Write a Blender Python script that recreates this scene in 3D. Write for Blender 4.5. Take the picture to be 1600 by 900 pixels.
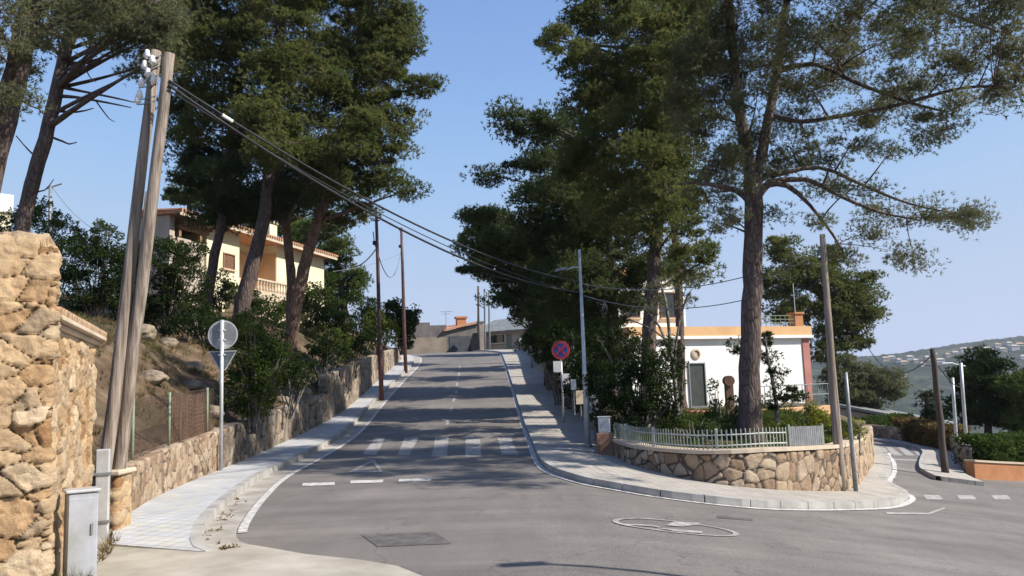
import bpy, bmesh, math, random
import numpy as np
from mathutils import Vector, Matrix
from mathutils.geometry import delaunay_2d_cdt

for o in list(bpy.data.objects):
    bpy.data.objects.remove(o)
SC = bpy.context.scene
COL = SC.collection

# ------------------------------------------------------------------ camera
CAMH = 1.77
FPX = 1280.0
PITCH = math.atan(155 / FPX)
ROLL = math.radians(2.0)
CF = Vector((0, math.cos(PITCH), math.sin(PITCH)))
_u0 = Vector((0, -math.sin(PITCH), math.cos(PITCH)))
_r0 = Vector((1, 0, 0))
CR = math.cos(ROLL) * _r0 - math.sin(ROLL) * _u0
CU = math.sin(ROLL) * _r0 + math.cos(ROLL) * _u0
CP = Vector((0, 0, CAMH))
cam = bpy.data.objects.new('camera', bpy.data.cameras.new('camera'))
COL.objects.link(cam)
m = Matrix((CR, CU, -CF)).transposed().to_4x4()
m.translation = CP
cam.matrix_world = m
cam.data.sensor_width = 36
cam.data.lens = 36 * FPX / 1600
cam.data.clip_start = 0.1
cam.data.clip_end = 20000
SC.camera = cam

# ------------------------------------------------------------------ sky, sun, exposure
SUN_AZ = Vector((0.96, -0.28)).normalized()      # plan direction towards the sun
SUN_EL = math.radians(41)
w = bpy.data.worlds.new('World')
SC.world = w
w.use_nodes = True
nt = w.node_tree
bg = nt.nodes['Background']
sky = nt.nodes.new('ShaderNodeTexSky')
sky.sky_type = 'NISHITA'
sky.sun_disc = False
sky.sun_elevation = SUN_EL
sky.sun_rotation = math.atan2(SUN_AZ.x, SUN_AZ.y)
sky.altitude = 200
sky.air_density = 1.0
sky.dust_density = 0.5
sky.ozone_density = 3.2
tint = nt.nodes.new('ShaderNodeMix'); tint.data_type = 'RGBA'; tint.blend_type = 'MULTIPLY'; tint.inputs[0].default_value = 1
tint.inputs[7].default_value = (1.03, .925, .985, 1)
tint.inputs[7].default_value = (1.03 * .135, .94 * .135, .985 * .135, 1)
nt.links.new(sky.outputs[0], tint.inputs[6])
cur = nt.nodes.new('ShaderNodeRGBCurve'); nt.links.new(tint.outputs[2], cur.inputs['Color'])      # hazy summer sky: the glare near the horizon is soft and grey
for ci, pts in enumerate((((.15, .150), (.30, .265), (.45, .315), (1, .335)), ((.23, .245), (.35, .335), (.5, .375), (1, .390)), ((.40, .44), (.6, .525), (.8, .515), (1, .485)))):
    c_ = cur.mapping.curves[ci]
    c_.points[1].location = pts[-1]
    for q in pts[:-1]: c_.points.new(*q)
cur.mapping.update()
sca = nt.nodes.new('ShaderNodeVectorMath'); sca.operation = 'SCALE'; sca.inputs['Scale'].default_value = 1 / .135
nt.links.new(cur.outputs[0], sca.inputs[0]); nt.links.new(sca.outputs[0], bg.inputs[0])
bg.inputs[1].default_value = 0.135
sun = bpy.data.objects.new('sun', bpy.data.lights.new('sun', 'SUN'))
COL.objects.link(sun)
sun.data.energy = 4.6
sun.data.angle = math.radians(0.5)
sun.data.color = (1.0, 0.93, 0.83)
sd = Vector((SUN_AZ.x * math.cos(SUN_EL), SUN_AZ.y * math.cos(SUN_EL), math.sin(SUN_EL)))
sun.rotation_euler = sd.to_track_quat('Z', 'Y').to_euler()
SC.view_settings.view_transform = 'Standard'
SC.view_settings.look = 'None'
SC.view_settings.gamma = 1
SC.view_settings.use_curve_mapping = False
SC.view_settings.exposure = 0.72
SC.render.engine = 'CYCLES'
SC.cycles.max_bounces = 6
SC.cycles.diffuse_bounces = 4
SC.cycles.glossy_bounces = 2
SC.cycles.transmission_bounces = 3
SC.cycles.transparent_max_bounces = 6
SC.cycles.volume_bounces = 0

# ------------------------------------------------------------------ pixel / point helpers (reference picture 1600 x 900)
def ray(px, py):
    return CF + ((px - 800) / FPX) * CR - ((py - 450) / FPX) * CU

def P(px, py, Y):
    d = ray(px, py)
    return CP + d * (Y / d.y)

def sstep(a, b, x):
    t = np.clip((np.asarray(x, float) - a) / (b - a), 0, 1)
    return t * t * (3 - 2 * t)

_ZY = np.array([-30, 20, 24, 30, 38, 45, 58, 70, 78, 90, 140], float)
_ZZ = np.array([0, 0, .05, .32, 1.05, 1.78, 3.2, 4.55, 5.3, 5.7, 5.9], float)

def zc(y):
    y = np.asarray(y, float)
    return sum(np.interp(y + k, _ZY, _ZZ) for k in (-3, -1.5, 0, 1.5, 3)) / 5

def G(x, y):
    """height of roads and pavements"""
    x = np.asarray(x, float); y = np.asarray(y, float)
    xs = 1.0 + 3.0 * sstep(19, 29, y)
    t = x - xs
    fall = 0.14 * np.where(t > 1, t, np.where(t < -1, 0, (t + 1) ** 2 / 4))
    fall = np.where(fall > 1.6, 1.6 + 0.9 * (1 - np.exp(-(fall - 1.6) / 0.9)), fall)
    W = 1 - sstep(4.0, 8.5, x)
    return zc(y) * W - fall

def gp(px, py, dz=0.0):
    """point of the ground seen at a pixel"""
    d = ray(px, py)
    t = 3.0
    last = None
    while t < 400:
        p = CP + d * t
        f = p.z - (float(G(p.x, p.y)) + dz)
        if f < 0:
            lo, hi = t - 0.25, t
            for _ in range(24):
                mid = (lo + hi) / 2
                p = CP + d * mid
                if p.z - (float(G(p.x, p.y)) + dz) < 0: hi = mid
                else: lo = mid
            p = CP + d * lo
            return p
        t += 0.25
    return CP + d * 100

def proj(p):
    v = Vector(p) - CP
    z = v.dot(CF)
    return (800 + FPX * v.dot(CR) / z, 450 - FPX * v.dot(CU) / z)
# ------------------------------------------------------------------ materials
class NB:
    def __init__(s, name):
        s.m = bpy.data.materials.new(name); s.m.use_nodes = True
        s.t = s.m.node_tree; s.b = s.t.nodes['Principled BSDF']; s.out = s.t.nodes['Material Output']
        s.geo = None
    def n(s, typ, **kw):
        x = s.t.nodes.new(typ)
        for k, v in kw.items(): setattr(x, k, v)
        return x
    def l(s, a, b): s.t.links.new(a, b)
    def coord(s, kind='Object', scale=None):
        tc = s.n('ShaderNodeTexCoord'); o = tc.outputs[kind]
        if scale is not None:
            mp = s.n('ShaderNodeMapping'); s.l(o, mp.inputs[0]); mp.inputs['Scale'].default_value = scale; o = mp.outputs[0]
        return o
    def pos(s, scale=None):
        g = s.n('ShaderNodeNewGeometry'); o = g.outputs['Position']
        if scale is not None:
            mp = s.n('ShaderNodeMapping'); s.l(o, mp.inputs[0]); mp.inputs['Scale'].default_value = scale; o = mp.outputs[0]
        return o
    def noise(s, v, scale, detail=4, rough=.6, dist=0):
        x = s.n('ShaderNodeTexNoise'); s.l(v, x.inputs['Vector'])
        x.inputs['Scale'].default_value = scale; x.inputs['Detail'].default_value = detail
        x.inputs['Roughness'].default_value = rough; x.inputs['Distortion'].default_value = dist
        return x.outputs['Fac']
    def ramp(s, f, stops):
        r = s.n('ShaderNodeValToRGB'); s.l(f, r.inputs[0])
        e = r.color_ramp.elements
        while len(e) < len(stops): e.new(0.5)
        for q, (p, c) in zip(e, stops):
            q.position = p; q.color = (*c, 1) if len(c) == 3 else c
        return r.outputs[0]
    def mix(s, f, a, b, blend='MIX'):
        x = s.n('ShaderNodeMix', data_type='RGBA', blend_type=blend)
        for i, v in ((0, f), (6, a), (7, b)):
            if hasattr(v, 'links'): s.l(v, x.inputs[i])
            elif i == 0: x.inputs[0].default_value = v
            else: x.inputs[i].default_value = (*v, 1)
        return x.outputs[2]
    def bump(s, h, strength=.3, dist=.02):
        x = s.n('ShaderNodeBump'); s.l(h, x.inputs['Height'])
        x.inputs['Strength'].default_value = strength; x.inputs['Distance'].default_value = dist
        s.l(x.outputs[0], s.b.inputs['Normal'])
    def col(s, c):
        if hasattr(c, 'links'): s.l(c, s.b.inputs['Base Color'])
        else: s.b.inputs['Base Color'].default_value = (*c, 1)
    def done(s, rough=.8, metal=0, spec=.3):
        s.b.inputs['Roughness'].default_value = rough; s.b.inputs['Metallic'].default_value = metal
        s.b.inputs['Specular IOR Level'].default_value = spec
        return s.m

def nm(name, c1, c2, scale=3, rough=.8, bump=.2, bd=.01, bscale=None, metal=0, spec=.3, sc=(1, 1, 1), detail=6, lo=.35, hi=.65):
    b = NB(name); v = b.coord('Object', sc)
    f = b.noise(v, scale, detail)
    b.col(b.ramp(f, [(lo, c1), (hi, c2)]))
    if bump: b.bump(b.noise(v, bscale or scale * 6, 5), bump, bd)
    return b.done(rough, metal, spec)

M = {}
# asphalt: aged, mottled, fine aggregate
b = NB('asphalt'); v = b.pos()
big = b.noise(v, .28, 5, .6, .4); med = b.noise(b.pos((1, .35, 1)), 1.6, 6, .65); fine = b.noise(v, 60, 3, .7)
c = b.ramp(big, [(.3, (.180, .166, .152)), (.52, (.222, .206, .190)), (.72, (.262, .243, .224))])
c = b.mix(.45, c, b.ramp(med, [(.3, (.10, .094, .09)), (.7, (.30, .28, .265))]), 'OVERLAY')
c = b.mix(.4, c, b.ramp(b.noise(b.pos((.12, 1.3, 1)), 1.1, 5, .7), [(.35, (.30,) * 3), (.65, (.64,) * 3)]), 'OVERLAY')
c = b.mix(b.ramp(b.noise(v, .9, 3, .5), [(.66, (0,) * 3), (.74, (.45,) * 3)]), c, (.085, .078, .074))
c = b.mix(.75, c, b.ramp(fine, [(.35, (.25, .25, .25)), (.65, (.75, .75, .75))]), 'OVERLAY')
cr = b.n('ShaderNodeTexVoronoi', feature='DISTANCE_TO_EDGE'); cr.inputs['Scale'].default_value = .33
nv = b.n('ShaderNodeTexNoise'); b.l(v, nv.inputs[0]); nv.inputs['Scale'].default_value = 1.3; nv.inputs['Detail'].default_value = 6
av = b.n('ShaderNodeVectorMath', operation='ADD'); b.l(v, av.inputs[0])
sv = b.n('ShaderNodeVectorMath', operation='SCALE'); b.l(nv.outputs['Color'], sv.inputs[0]); sv.inputs['Scale'].default_value = 1.6
b.l(sv.outputs[0], av.inputs[1]); b.l(av.outputs[0], cr.inputs['Vector'])
c = b.mix(b.ramp(cr.outputs['Distance'], [(0.0, (.5,) * 3), (.006, (0,) * 3)]), c, (.05, .045, .042))
b.col(c); b.bump(fine, .35, .006); M['asphalt'] = b.done(.82, 0, .35)
M['asphalt_dark'] = nm('asphalt_patch', (.075, .068, .065), (.14, .128, .12), 5, .85, .4, .01, 60)
b = NB('road_paint'); v = b.pos()
c = b.mix(b.ramp(b.noise(v, 9, 6, .7), [(.40, (0,) * 3), (.60, (1,) * 3)]), (.62, .61, .58), (.33, .31, .30))
b.col(c); b.bump(b.noise(v, 60), .2, .004); M['paint'] = b.done(.7)
b = NB('worn_road_paint'); v = b.pos()
c = b.mix(b.ramp(b.noise(v, 7, 7, .75), [(.34, (0,) * 3), (.56, (1,) * 3)]), (.46, .445, .425), (.245, .23, .215))
b.col(c); b.bump(b.noise(v, 60), .2, .004); M['paint_worn'] = b.done(.75)

def paving(name, c1, c2, joint, size, ang=0):
    b = NB(name); mp = b.n('ShaderNodeMapping'); b.l(b.pos(), mp.inputs[0]); mp.inputs['Rotation'].default_value = (0, 0, ang)
    br = b.n('ShaderNodeTexBrick', offset=0); b.l(mp.outputs[0], br.inputs['Vector'])
    br.inputs['Scale'].default_value = 1; br.inputs['Brick Width'].default_value = size; br.inputs['Row Height'].default_value = size
    br.inputs['Mortar Size'].default_value = size * .035; br.inputs['Mortar Smooth'].default_value = .4
    br.inputs['Color1'].default_value = (*c1, 1); br.inputs['Color2'].default_value = (*c2, 1); br.inputs['Mortar'].default_value = (*joint, 1)
    v = b.pos()
    c = b.mix(.5, br.outputs['Color'], b.ramp(b.noise(v, 1.1, 7, .7), [(.3, (.32,) * 3), (.7, (.66,) * 3)]), 'OVERLAY')
    b.col(c)
    inv = b.n('ShaderNodeMath', operation='SUBTRACT'); inv.inputs[0].default_value = 1; b.l(br.outputs['Fac'], inv.inputs[1])
    b.bump(inv.outputs[0], .5, .008)
    return b.done(.85)
M['pave_l'] = paving('grey_paving', (.40, .41, .45), (.46, .46, .43), (.24, .24, .22), .2, .35)
M['pave_r'] = paving('beige_paving', (.33, .305, .27), (.39, .36, .32), (.21, .19, .17), .2, -.1)
M['kerb'] = nm('kerb_concrete', (.26, .25, .235), (.40, .385, .36), 2.2, .85, .3, .01, 30)
M['gutter'] = nm('gutter_concrete', (.24, .22, .19), (.42, .39, .34), 1.6, .85, .3, .01, 30)
M['apron'] = nm('drive_concrete', (.28, .255, .21), (.43, .40, .34), 1.1, .88, .35, .01, 40)
# soil
b = NB('dry_soil'); v = b.pos()
f = b.noise(v, .8, 8, .7, .3)
c = b.ramp(f, [(.32, (.05, .036, .022)), (.5, (.12, .08, .05)), (.66, (.22, .155, .10))])
c = b.mix(b.ramp(b.noise(v, .5, 5), [(.45, (0,) * 3), (.62, (.8,) * 3)]), c, (.05, .05, .02))
b.col(c); b.bump(b.noise(v, 7, 8, .7), .9, .08); M['soil'] = b.done(.95)
b = NB('garden_soil'); v = b.pos()
b.col(b.ramp(b.noise(v, 1.5, 8, .7), [(.35, (.05, .045, .02)), (.65, (.16, .12, .07))])); b.bump(b.noise(v, 8, 8, .7), .8, .05); M['gsoil'] = b.done(.95)
b = NB('terrain_scrub'); v = b.pos()
b.col(b.ramp(b.noise(v, .2, 8, .7), [(.35, (.04, .05, .02)), (.65, (.16, .13, .07))])); M['terrain'] = b.done(.95)

def stonemat(name, ramp, mortar, bscale=18):
    b = NB(name)
    a = b.n('ShaderNodeAttribute', attribute_name='cell'); j = b.n('ShaderNodeAttribute', attribute_name='joint')
    v = b.pos()
    c = b.ramp(a.outputs['Fac'], ramp)
    c = b.mix(.55, c, b.ramp(b.noise(v, 6, 8, .7, .5), [(.3, (.25, .22, .19)), (.7, (.72, .72, .72))]), 'OVERLAY')
    c = b.mix(b.ramp(b.noise(v, 2.3, 5), [(.5, (0,) * 3), (.75, (.6,) * 3)]), c, (.42, .25, .12))
    mc = b.mix(b.noise(v, 12, 4), tuple(k * .7 for k in mortar), mortar)
    c = b.mix(b.ramp(j.outputs['Fac'], [(.2, (0,) * 3), (.62, (1,) * 3)]), mc, c)
    b.col(c); b.bump(b.noise(v, bscale, 8, .75), 1.0, .045)
    return b.done(.92)
M['stone_near'] = stonemat('rubble_stone', [(0, (.29, .16, .075)), (.25, (.46, .305, .17)), (.5, (.57, .415, .25)), (.75, (.38, .285, .19)), (1, (.63, .50, .34))], (.36, .25, .14), 14)
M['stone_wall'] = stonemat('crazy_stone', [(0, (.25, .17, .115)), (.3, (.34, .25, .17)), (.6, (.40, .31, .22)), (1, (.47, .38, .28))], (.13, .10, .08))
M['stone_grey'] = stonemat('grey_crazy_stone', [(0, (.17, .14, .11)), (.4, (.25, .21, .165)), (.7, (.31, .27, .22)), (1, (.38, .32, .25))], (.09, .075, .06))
M['rock'] = nm('boulder_rock', (.12, .095, .07), (.32, .26, .19), 2.5, .92, .8, .05, 9)

def barkmat(name, c1, c2):
    b = NB(name); v = b.coord('Object', (1, 1, .28))
    vo = b.n('ShaderNodeTexVoronoi', feature='DISTANCE_TO_EDGE'); b.l(v, vo.inputs['Vector']); vo.inputs['Scale'].default_value = 11
    n2 = b.noise(v, 6, 8, .7)
    c = b.ramp(n2, [(.3, c1), (.7, c2)])
    c = b.mix(b.ramp(vo.outputs['Distance'], [(0, (.75,) * 3), (.12, (0,) * 3)]), c, tuple(k * .3 for k in c1))
    b.col(c)
    h = b.n('ShaderNodeMath', operation='ADD'); b.l(vo.outputs['Distance'], h.inputs[0]); b.l(n2, h.inputs[1])
    b.bump(h.outputs[0], .9, .05)
    return b.done(.92)
M['bark'] = barkmat('pine_bark', (.062, .045, .040), (.18, .135, .118))
M['bark_red'] = barkmat('reddish_pine_bark', (.12, .07, .05), (.33, .21, .155))
M['bark_grey'] = barkmat('grey_twig_bark', (.13, .115, .10), (.30, .27, .235))

def leafmat(name, c1, c2, c3, trans=.28, sc=.9):
    b = NB(name); v = b.coord('Object')
    f = b.noise(v, sc, 3, .6); g = b.noise(v, 11, 2, .6)
    c = b.ramp(f, [(.34, c1), (.52, c2), (.68, c3)])
    c = b.mix(.5, c, b.ramp(g, [(.3, (.25,) * 3), (.7, (.75,) * 3)]), 'OVERLAY')
    d = b.n('ShaderNodeBsdfDiffuse'); t = b.n('ShaderNodeBsdfTranslucent'); mx = b.n('ShaderNodeMixShader')
    b.l(c, d.inputs[0]); b.l(c, t.inputs[0]); mx.inputs[0].default_value = trans
    b.l(d.outputs[0], mx.inputs[1]); b.l(t.outputs[0], mx.inputs[2])
    b.l(mx.outputs[0], b.out.inputs['Surface'])
    return b.m
M['needle'] = leafmat('pine_needles', (.085, .112, .036), (.148, .170, .056), (.215, .215, .080), .45)
M['needle_dark'] = leafmat('dark_pine_needles', (.055, .082, .036), (.092, .120, .048), (.135, .152, .058), .45)
M['needle_grey'] = leafmat('greyish_pine_needles', (.115, .130, .068), (.17, .178, .090), (.23, .22, .12), .45)
M['needle_light'] = leafmat('fresh_pine_needles', (.055, .085, .022), (.090, .125, .035), (.13, .16, .05))
M['leaf_dark'] = leafmat('dark_evergreen_leaves', (.020, .034, .012), (.038, .058, .018), (.060, .080, .028), .25)
M['leaf'] = leafmat('garden_leaves', (.040, .065, .016), (.070, .10, .026), (.11, .14, .040), .3)
M['leaf_light'] = leafmat('fresh_leaves', (.075, .105, .022), (.13, .17, .035), (.20, .22, .06), .35)
M['leaf_yellow'] = leafmat('yellow_green_leaves', (.13, .15, .02), (.24, .25, .04), (.36, .34, .07), .35)
M['leaf_rust'] = leafmat('rusty_leaves', (.10, .07, .03), (.16, .11, .045), (.20, .16, .06), .3)
M['hedge'] = leafmat('clipped_hedge', (.040, .065, .018), (.065, .10, .025), (.10, .14, .035), .25)
M['drygrass'] = leafmat('dry_grass', (.11, .085, .04), (.18, .14, .07), (.10, .105, .04), .2)

M['wood_pole'] = nm('weathered_pole_wood', (.12, .095, .075), (.36, .30, .25), 4, .9, .9, .02, 14, sc=(5, 5, .22))
M['wood_dark'] = nm('dark_pole_wood', (.045, .035, .03), (.10, .08, .065), 4, .85, .6, .01, 16, sc=(4, 4, .3))
M['wood_brown'] = nm('brown_wood', (.16, .09, .05), (.30, .18, .10), 4, .8, .4, .01, 16, sc=(4, 4, .4))
M['rust_pole'] = nm('dark_red_painted_steel', (.045, .02, .02), (.11, .045, .04), 5, .55, .2, .004, spec=.5)
M['galv'] = nm('galvanised_steel', (.42, .43, .44), (.56, .57, .57), 6, .45, .1, .003, metal=.35, spec=.5)
M['galv_dark'] = nm('grey_steel', (.17, .18, .19), (.26, .27, .28), 6, .5, .1, .003, metal=.3, spec=.5)
M['sign_back'] = nm('sign_back_metal', (.085, .10, .115), (.13, .15, .165), 7, .6, .1, .003, metal=0, spec=.3)
M['white_metal'] = nm('white_metal', (.62, .62, .60), (.74, .74, .72), 5, .5, .1, .003)
M['greybox'] = nm('light_grey_cabinet', (.27, .28, .27), (.38, .39, .45), 3, .6, .15, .004)
M['porcelain'] = nm('white_porcelain', (.72, .73, .74), (.82, .83, .84), 5, .25, 0, spec=.6)
M['black'] = nm('black_cable', (.02, .02, .022), (.035, .035, .038), 5, .5, 0)
M['cable_grey'] = nm('grey_cable', (.16, .17, .18), (.22, .23, .24), 5, .5, 0)
M['green_post'] = nm('green_painted_post', (.14, .19, .12), (.23, .28, .19), 6, .6, .1)
M['white_plaster'] = nm('white_render', (.74, .735, .71), (.82, .81, .79), 1.2, .85, .3, .006, 20)
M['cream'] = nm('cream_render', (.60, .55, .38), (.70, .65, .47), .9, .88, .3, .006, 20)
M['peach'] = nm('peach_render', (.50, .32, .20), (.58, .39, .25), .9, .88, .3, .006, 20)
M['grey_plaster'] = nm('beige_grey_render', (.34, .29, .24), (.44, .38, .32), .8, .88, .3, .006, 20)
M['orange_plaster'] = nm('orange_render', (.56, .34, .17), (.66, .42, .22), .9, .88, .3, .006, 20)
M['pink_plaster'] = nm('dusty_red_render', (.36, .15, .13), (.44, .20, .17), .9, .88, .3, .006, 20)
M['brick_orange'] = nm('orange_brick', (.34, .15, .07), (.44, .21, .10), 2, .88, .4, .008, 25)
M['grey_wall'] = nm('dark_grey_render', (.11, .10, .095), (.18, .165, .155), 1.2, .9, .3, .006, 20)
M['cream_stone'] = nm('pale_stone', (.44, .36, .27), (.56, .47, .36), 2, .9, .5, .01, 12)
M['glass'] = nm('dark_window_glass', (.02, .025, .03), (.035, .04, .045), 2, .08, 0, spec=.8)
M['door_dark'] = nm('dark_green_door', (.035, .045, .042), (.055, .065, .06), 3, .5, .1)
M['shutter'] = nm('brown_shutter', (.10, .055, .035), (.17, .09, .055), 6, .7, .3)
M['garage'] = nm('dark_garage_metal', (.045, .05, .06), (.075, .085, .095), 2, .55, .1)
M['slate'] = nm('grey_roof_sheet', (.15, .16, .16), (.22, .23, .225), 1.5, .8, .3)
b = NB('clay_roof_tile'); v = b.coord('Object')
c = b.ramp(b.noise(v, 7, 5, .7), [(.3, (.32, .14, .075)), (.55, (.46, .23, .13)), (.75, (.55, .36, .23))])
b.col(c); b.bump(b.noise(v, 30, 5), .4, .01); M['tile'] = b.done(.85)
M['tile_old'] = nm('old_coping_tile', (.28, .17, .10), (.50, .36, .24), 8, .9, .4, .01, 30)
M['red'] = nm('sign_red', (.30, .02, .03), (.40, .04, .05), 5, .4, 0, spec=.5)
M['blue'] = nm('sign_blue', (.02, .03, .18), (.03, .045, .24), 5, .4, 0, spec=.5)
M['shade_slat'] = nm('shade_brown', (.13, .08, .055), (.24, .15, .10), 5, .9, .6, .01, 30, sc=(6, 6, .5))  # brown that imitates the shade seen through the mesh fence

# ------------------------------------------------------------------ mesh helpers
def tagset(o, label=None, cat=None, group=None, kind=None):
    if label: o['label'] = label
    if cat: o['category'] = cat
    if group: o['group'] = group
    if kind: o['kind'] = kind
    return o

def thing(name, label, cat, loc=(0, 0, 0), group=None):
    o = bpy.data.objects.new(name, None); COL.objects.link(o); o.location = loc
    o.empty_display_size = .3
    return tagset(o, label, cat, group)

class MB:
    """collects shapes in world coordinates; build() links them as one mesh object"""
    def __init__(s): s.v = []; s.f = []; s.n = 0; s.a = []
    def add(s, verts, faces):
        verts = np.asarray([tuple(q) for q in verts], np.float32).reshape(-1, 3)
        s.v.append(verts); s.f += [tuple(i + s.n for i in f) for f in faces]; s.n += len(verts)
        return s
    def box(s, c, size, rz=0, bev=0, M3=None):
        x, y, z = [k / 2 for k in size]
        b_ = min(bev, x * .9, y * .9, z * .9)
        if b_ > 0:
            vs = []; 
            for sx in (-1, 1):
                for sy in (-1, 1):
                    for sz in (-1, 1):
                        vs += [(sx * x, sy * (y - b_), sz * (z - b_)), (sx * (x - b_), sy * y, sz * (z - b_)), (sx * (x - b_), sy * (y - b_), sz * z)]
            bm = bmesh.new(); bv = [bm.verts.new(q) for q in vs]; r = bmesh.ops.convex_hull(bm, input=bv)
            bm.verts.ensure_lookup_table(); bm.verts.index_update()
            vs = [tuple(q.co) for q in bm.verts]; fs = [tuple(q.index for q in f.verts) for f in bm.faces]; bm.free()
        else:
            vs = [(sx * x, sy * y, sz * z) for sx in (-1, 1) for sy in (-1, 1) for sz in (-1, 1)]
            fs = [(0, 1, 3, 2), (4, 6, 7, 5), (0, 4, 5, 1), (2, 3, 7, 6), (0, 2, 6, 4), (1, 5, 7, 3)]
        R = M3 if M3 is not None else Matrix.Rotation(rz, 3, 'Z')
        c = Vector(c)
        return s.add([c + R @ Vector(q) for q in vs], fs)
    def tube(s, pts, rad, n=8, cap=True, wob=0, rng=None):
        pts = [Vector(p) for p in pts]; k = len(pts)
        if not hasattr(rad, '__len__'): rad = [rad] * k
        vs = []; up = Vector((0.13, 0.97, 0.2)).normalized(); prev = None
        for i, p in enumerate(pts):
            t = (pts[min(i + 1, k - 1)] - pts[max(i - 1, 0)])
            t = t.normalized() if t.length > 1e-9 else Vector((0, 0, 1))
            a = (prev if prev is not None else up)
            a = a - t * a.dot(t)
            if a.length < 1e-4: a = Vector((1, 0, 0)) - t * t.x
            a.normalize(); prev = a; bb = t.cross(a)
            for j in range(n):
                an = 2 * math.pi * j / n
                r = rad[i] * (1 + (rng.uniform(-wob, wob) if wob else 0))
                vs.append(p + a * (math.cos(an) * r) + bb * (math.sin(an) * r))
        fs = [(i * n + j, i * n + (j + 1) % n, (i + 1) * n + (j + 1) % n, (i + 1) * n + j) for i in range(k - 1) for j in range(n)]
        if cap: fs += [tuple(range(n - 1, -1, -1)), tuple((k - 1) * n + j for j in range(n))]
        return s.add(vs, fs)
    def prism(s, poly, z0, z1):
        n = len(poly)
        vs = [(x, y, z0) for x, y in poly] + [(x, y, z1) for x, y in poly]
        fs = [tuple(range(n - 1, -1, -1)), tuple(range(n, 2 * n))] + [(i, (i + 1) % n, n + (i + 1) % n, n + i) for i in range(n)]
        return s.add(vs, fs)
    def hull(s, pts):
        bm = bmesh.new(); [bm.verts.new(p) for p in pts]; bmesh.ops.convex_hull(bm, input=bm.verts)
        bm.verts.index_update()
        vs = [tuple(q.co) for q in bm.verts]; fs = [tuple(q.index for q in f.verts) for f in bm.faces]; bm.free()
        return s.add(vs, fs)
    def lathe(s, c, prof, n=12, R=None):
        c = Vector(c); R = R or Matrix.Identity(3); vs = []
        for r, z in prof:
            for j in range(n):
                a = 2 * math.pi * j / n; vs.append(c + R @ Vector((r * math.cos(a), r * math.sin(a), z)))
        k = len(prof)
        fs = [(i * n + j, i * n + (j + 1) % n, (i + 1) * n + (j + 1) % n, (i + 1) * n + j) for i in range(k - 1) for j in range(n)]
        fs += [tuple(range(n - 1, -1, -1)), tuple((k - 1) * n + j for j in range(n))]
        return s.add(vs, fs)
    def build(s, name, mat, parent=None, smooth=False, auto=None):
        me = bpy.data.meshes.new(name)
        v = np.concatenate(s.v) if s.v else np.zeros((0, 3))
        off = np.zeros(3, np.float32)
        if parent is not None:
            off = np.array(world_loc(parent), np.float32)
        elif len(v):
            off = np.array([(v[:, 0].min() + v[:, 0].max()) / 2, (v[:, 1].min() + v[:, 1].max()) / 2, v[:, 2].min()], np.float32)
        me.from_pydata((v - off).tolist(), [], s.f)
        if smooth: me.polygons.foreach_set('use_smooth', [True] * len(me.polygons))
        me.materials.append(mat)
        o = bpy.data.objects.new(name, me); COL.objects.link(o)
        if parent is not None: o.parent = parent
        else: o.location = off.tolist()
        if auto is not None: pass
        return o

def world_loc(o):
    l = Vector(o.location)
    while o.parent is not None:
        o = o.parent; l = l + Vector(o.location)
    return l

def fastmesh(name, V, F, mat, parent=None, smooth=False, attrs=None):
    """numpy vertices and equal-sized faces -> mesh object"""
    V = np.asarray(V, np.float32); F = np.asarray(F, np.int32); k = F.shape[1]
    off = np.array(world_loc(parent), np.float32) if parent is not None else \
        np.array([(V[:, 0].min() + V[:, 0].max()) / 2, (V[:, 1].min() + V[:, 1].max()) / 2, V[:, 2].min()], np.float32)
    me = bpy.data.meshes.new(name)
    me.vertices.add(len(V)); me.vertices.foreach_set('co', (V - off).ravel())
    me.loops.add(F.size); me.loops.foreach_set('vertex_index', F.ravel())
    me.polygons.add(len(F)); me.polygons.foreach_set('loop_start', np.arange(0, F.size, k, dtype=np.int32))
    if smooth: me.polygons.foreach_set('use_smooth', np.ones(len(F), bool))
    me.update(calc_edges=True)
    for an, av in (attrs or {}).items():
        a = me.attributes.new(an, 'FLOAT', 'POINT'); a.data.foreach_set('value', np.asarray(av, np.float32))
    me.materials.append(mat)
    o = bpy.data.objects.new(name, me); COL.objects.link(o)
    if parent is not None: o.parent = parent
    else: o.location = off.tolist()
    return o

def inpoly(X, Y, poly):
    r = np.zeros(X.shape, bool); n = len(poly)
    for i in range(n):
        x1, y1 = poly[i]; x2, y2 = poly[(i + 1) % n]
        if y1 == y2: continue
        c = ((y1 > Y) != (y2 > Y)) & (X < (x2 - x1) * (Y - y1) / (y2 - y1) + x1)
        r ^= c
    return r

def resample(pts, step, closed=False):
    pts = [Vector((p[0], p[1])) for p in pts]
    if closed: pts = pts + [pts[0]]
    out = []
    for a, b_ in zip(pts[:-1], pts[1:]):
        n = max(1, int(math.ceil((b_ - a).length / step)))
        out += [a.lerp(b_, i / n) for i in range(n)]
    if not closed: out.append(pts[-1])
    return out

def smooth_line(pts, step=.4, closed=False):
    """Catmull-Rom through 2D points"""
    P_ = [Vector((p[0], p[1])) for p in pts]; n = len(P_); out = []
    rng = range(n if closed else n - 1)
    for i in rng:
        p0 = P_[(i - 1) % n] if (closed or i > 0) else P_[0] * 2 - P_[1]
        p1 = P_[i]; p2 = P_[(i + 1) % n]
        p3 = P_[(i + 2) % n] if (closed or i < n - 2) else P_[-1] * 2 - P_[-2]
        k = max(1, int((p2 - p1).length / step))
        for j in range(k):
            t = j / k
            out.append(.5 * ((2 * p1) + (p2 - p0) * t + (2 * p0 - 5 * p1 + 4 * p2 - p3) * t * t + (-p0 + 3 * p1 - 3 * p2 + p3) * t ** 3))
    if not closed: out.append(P_[-1])
    return out

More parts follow.
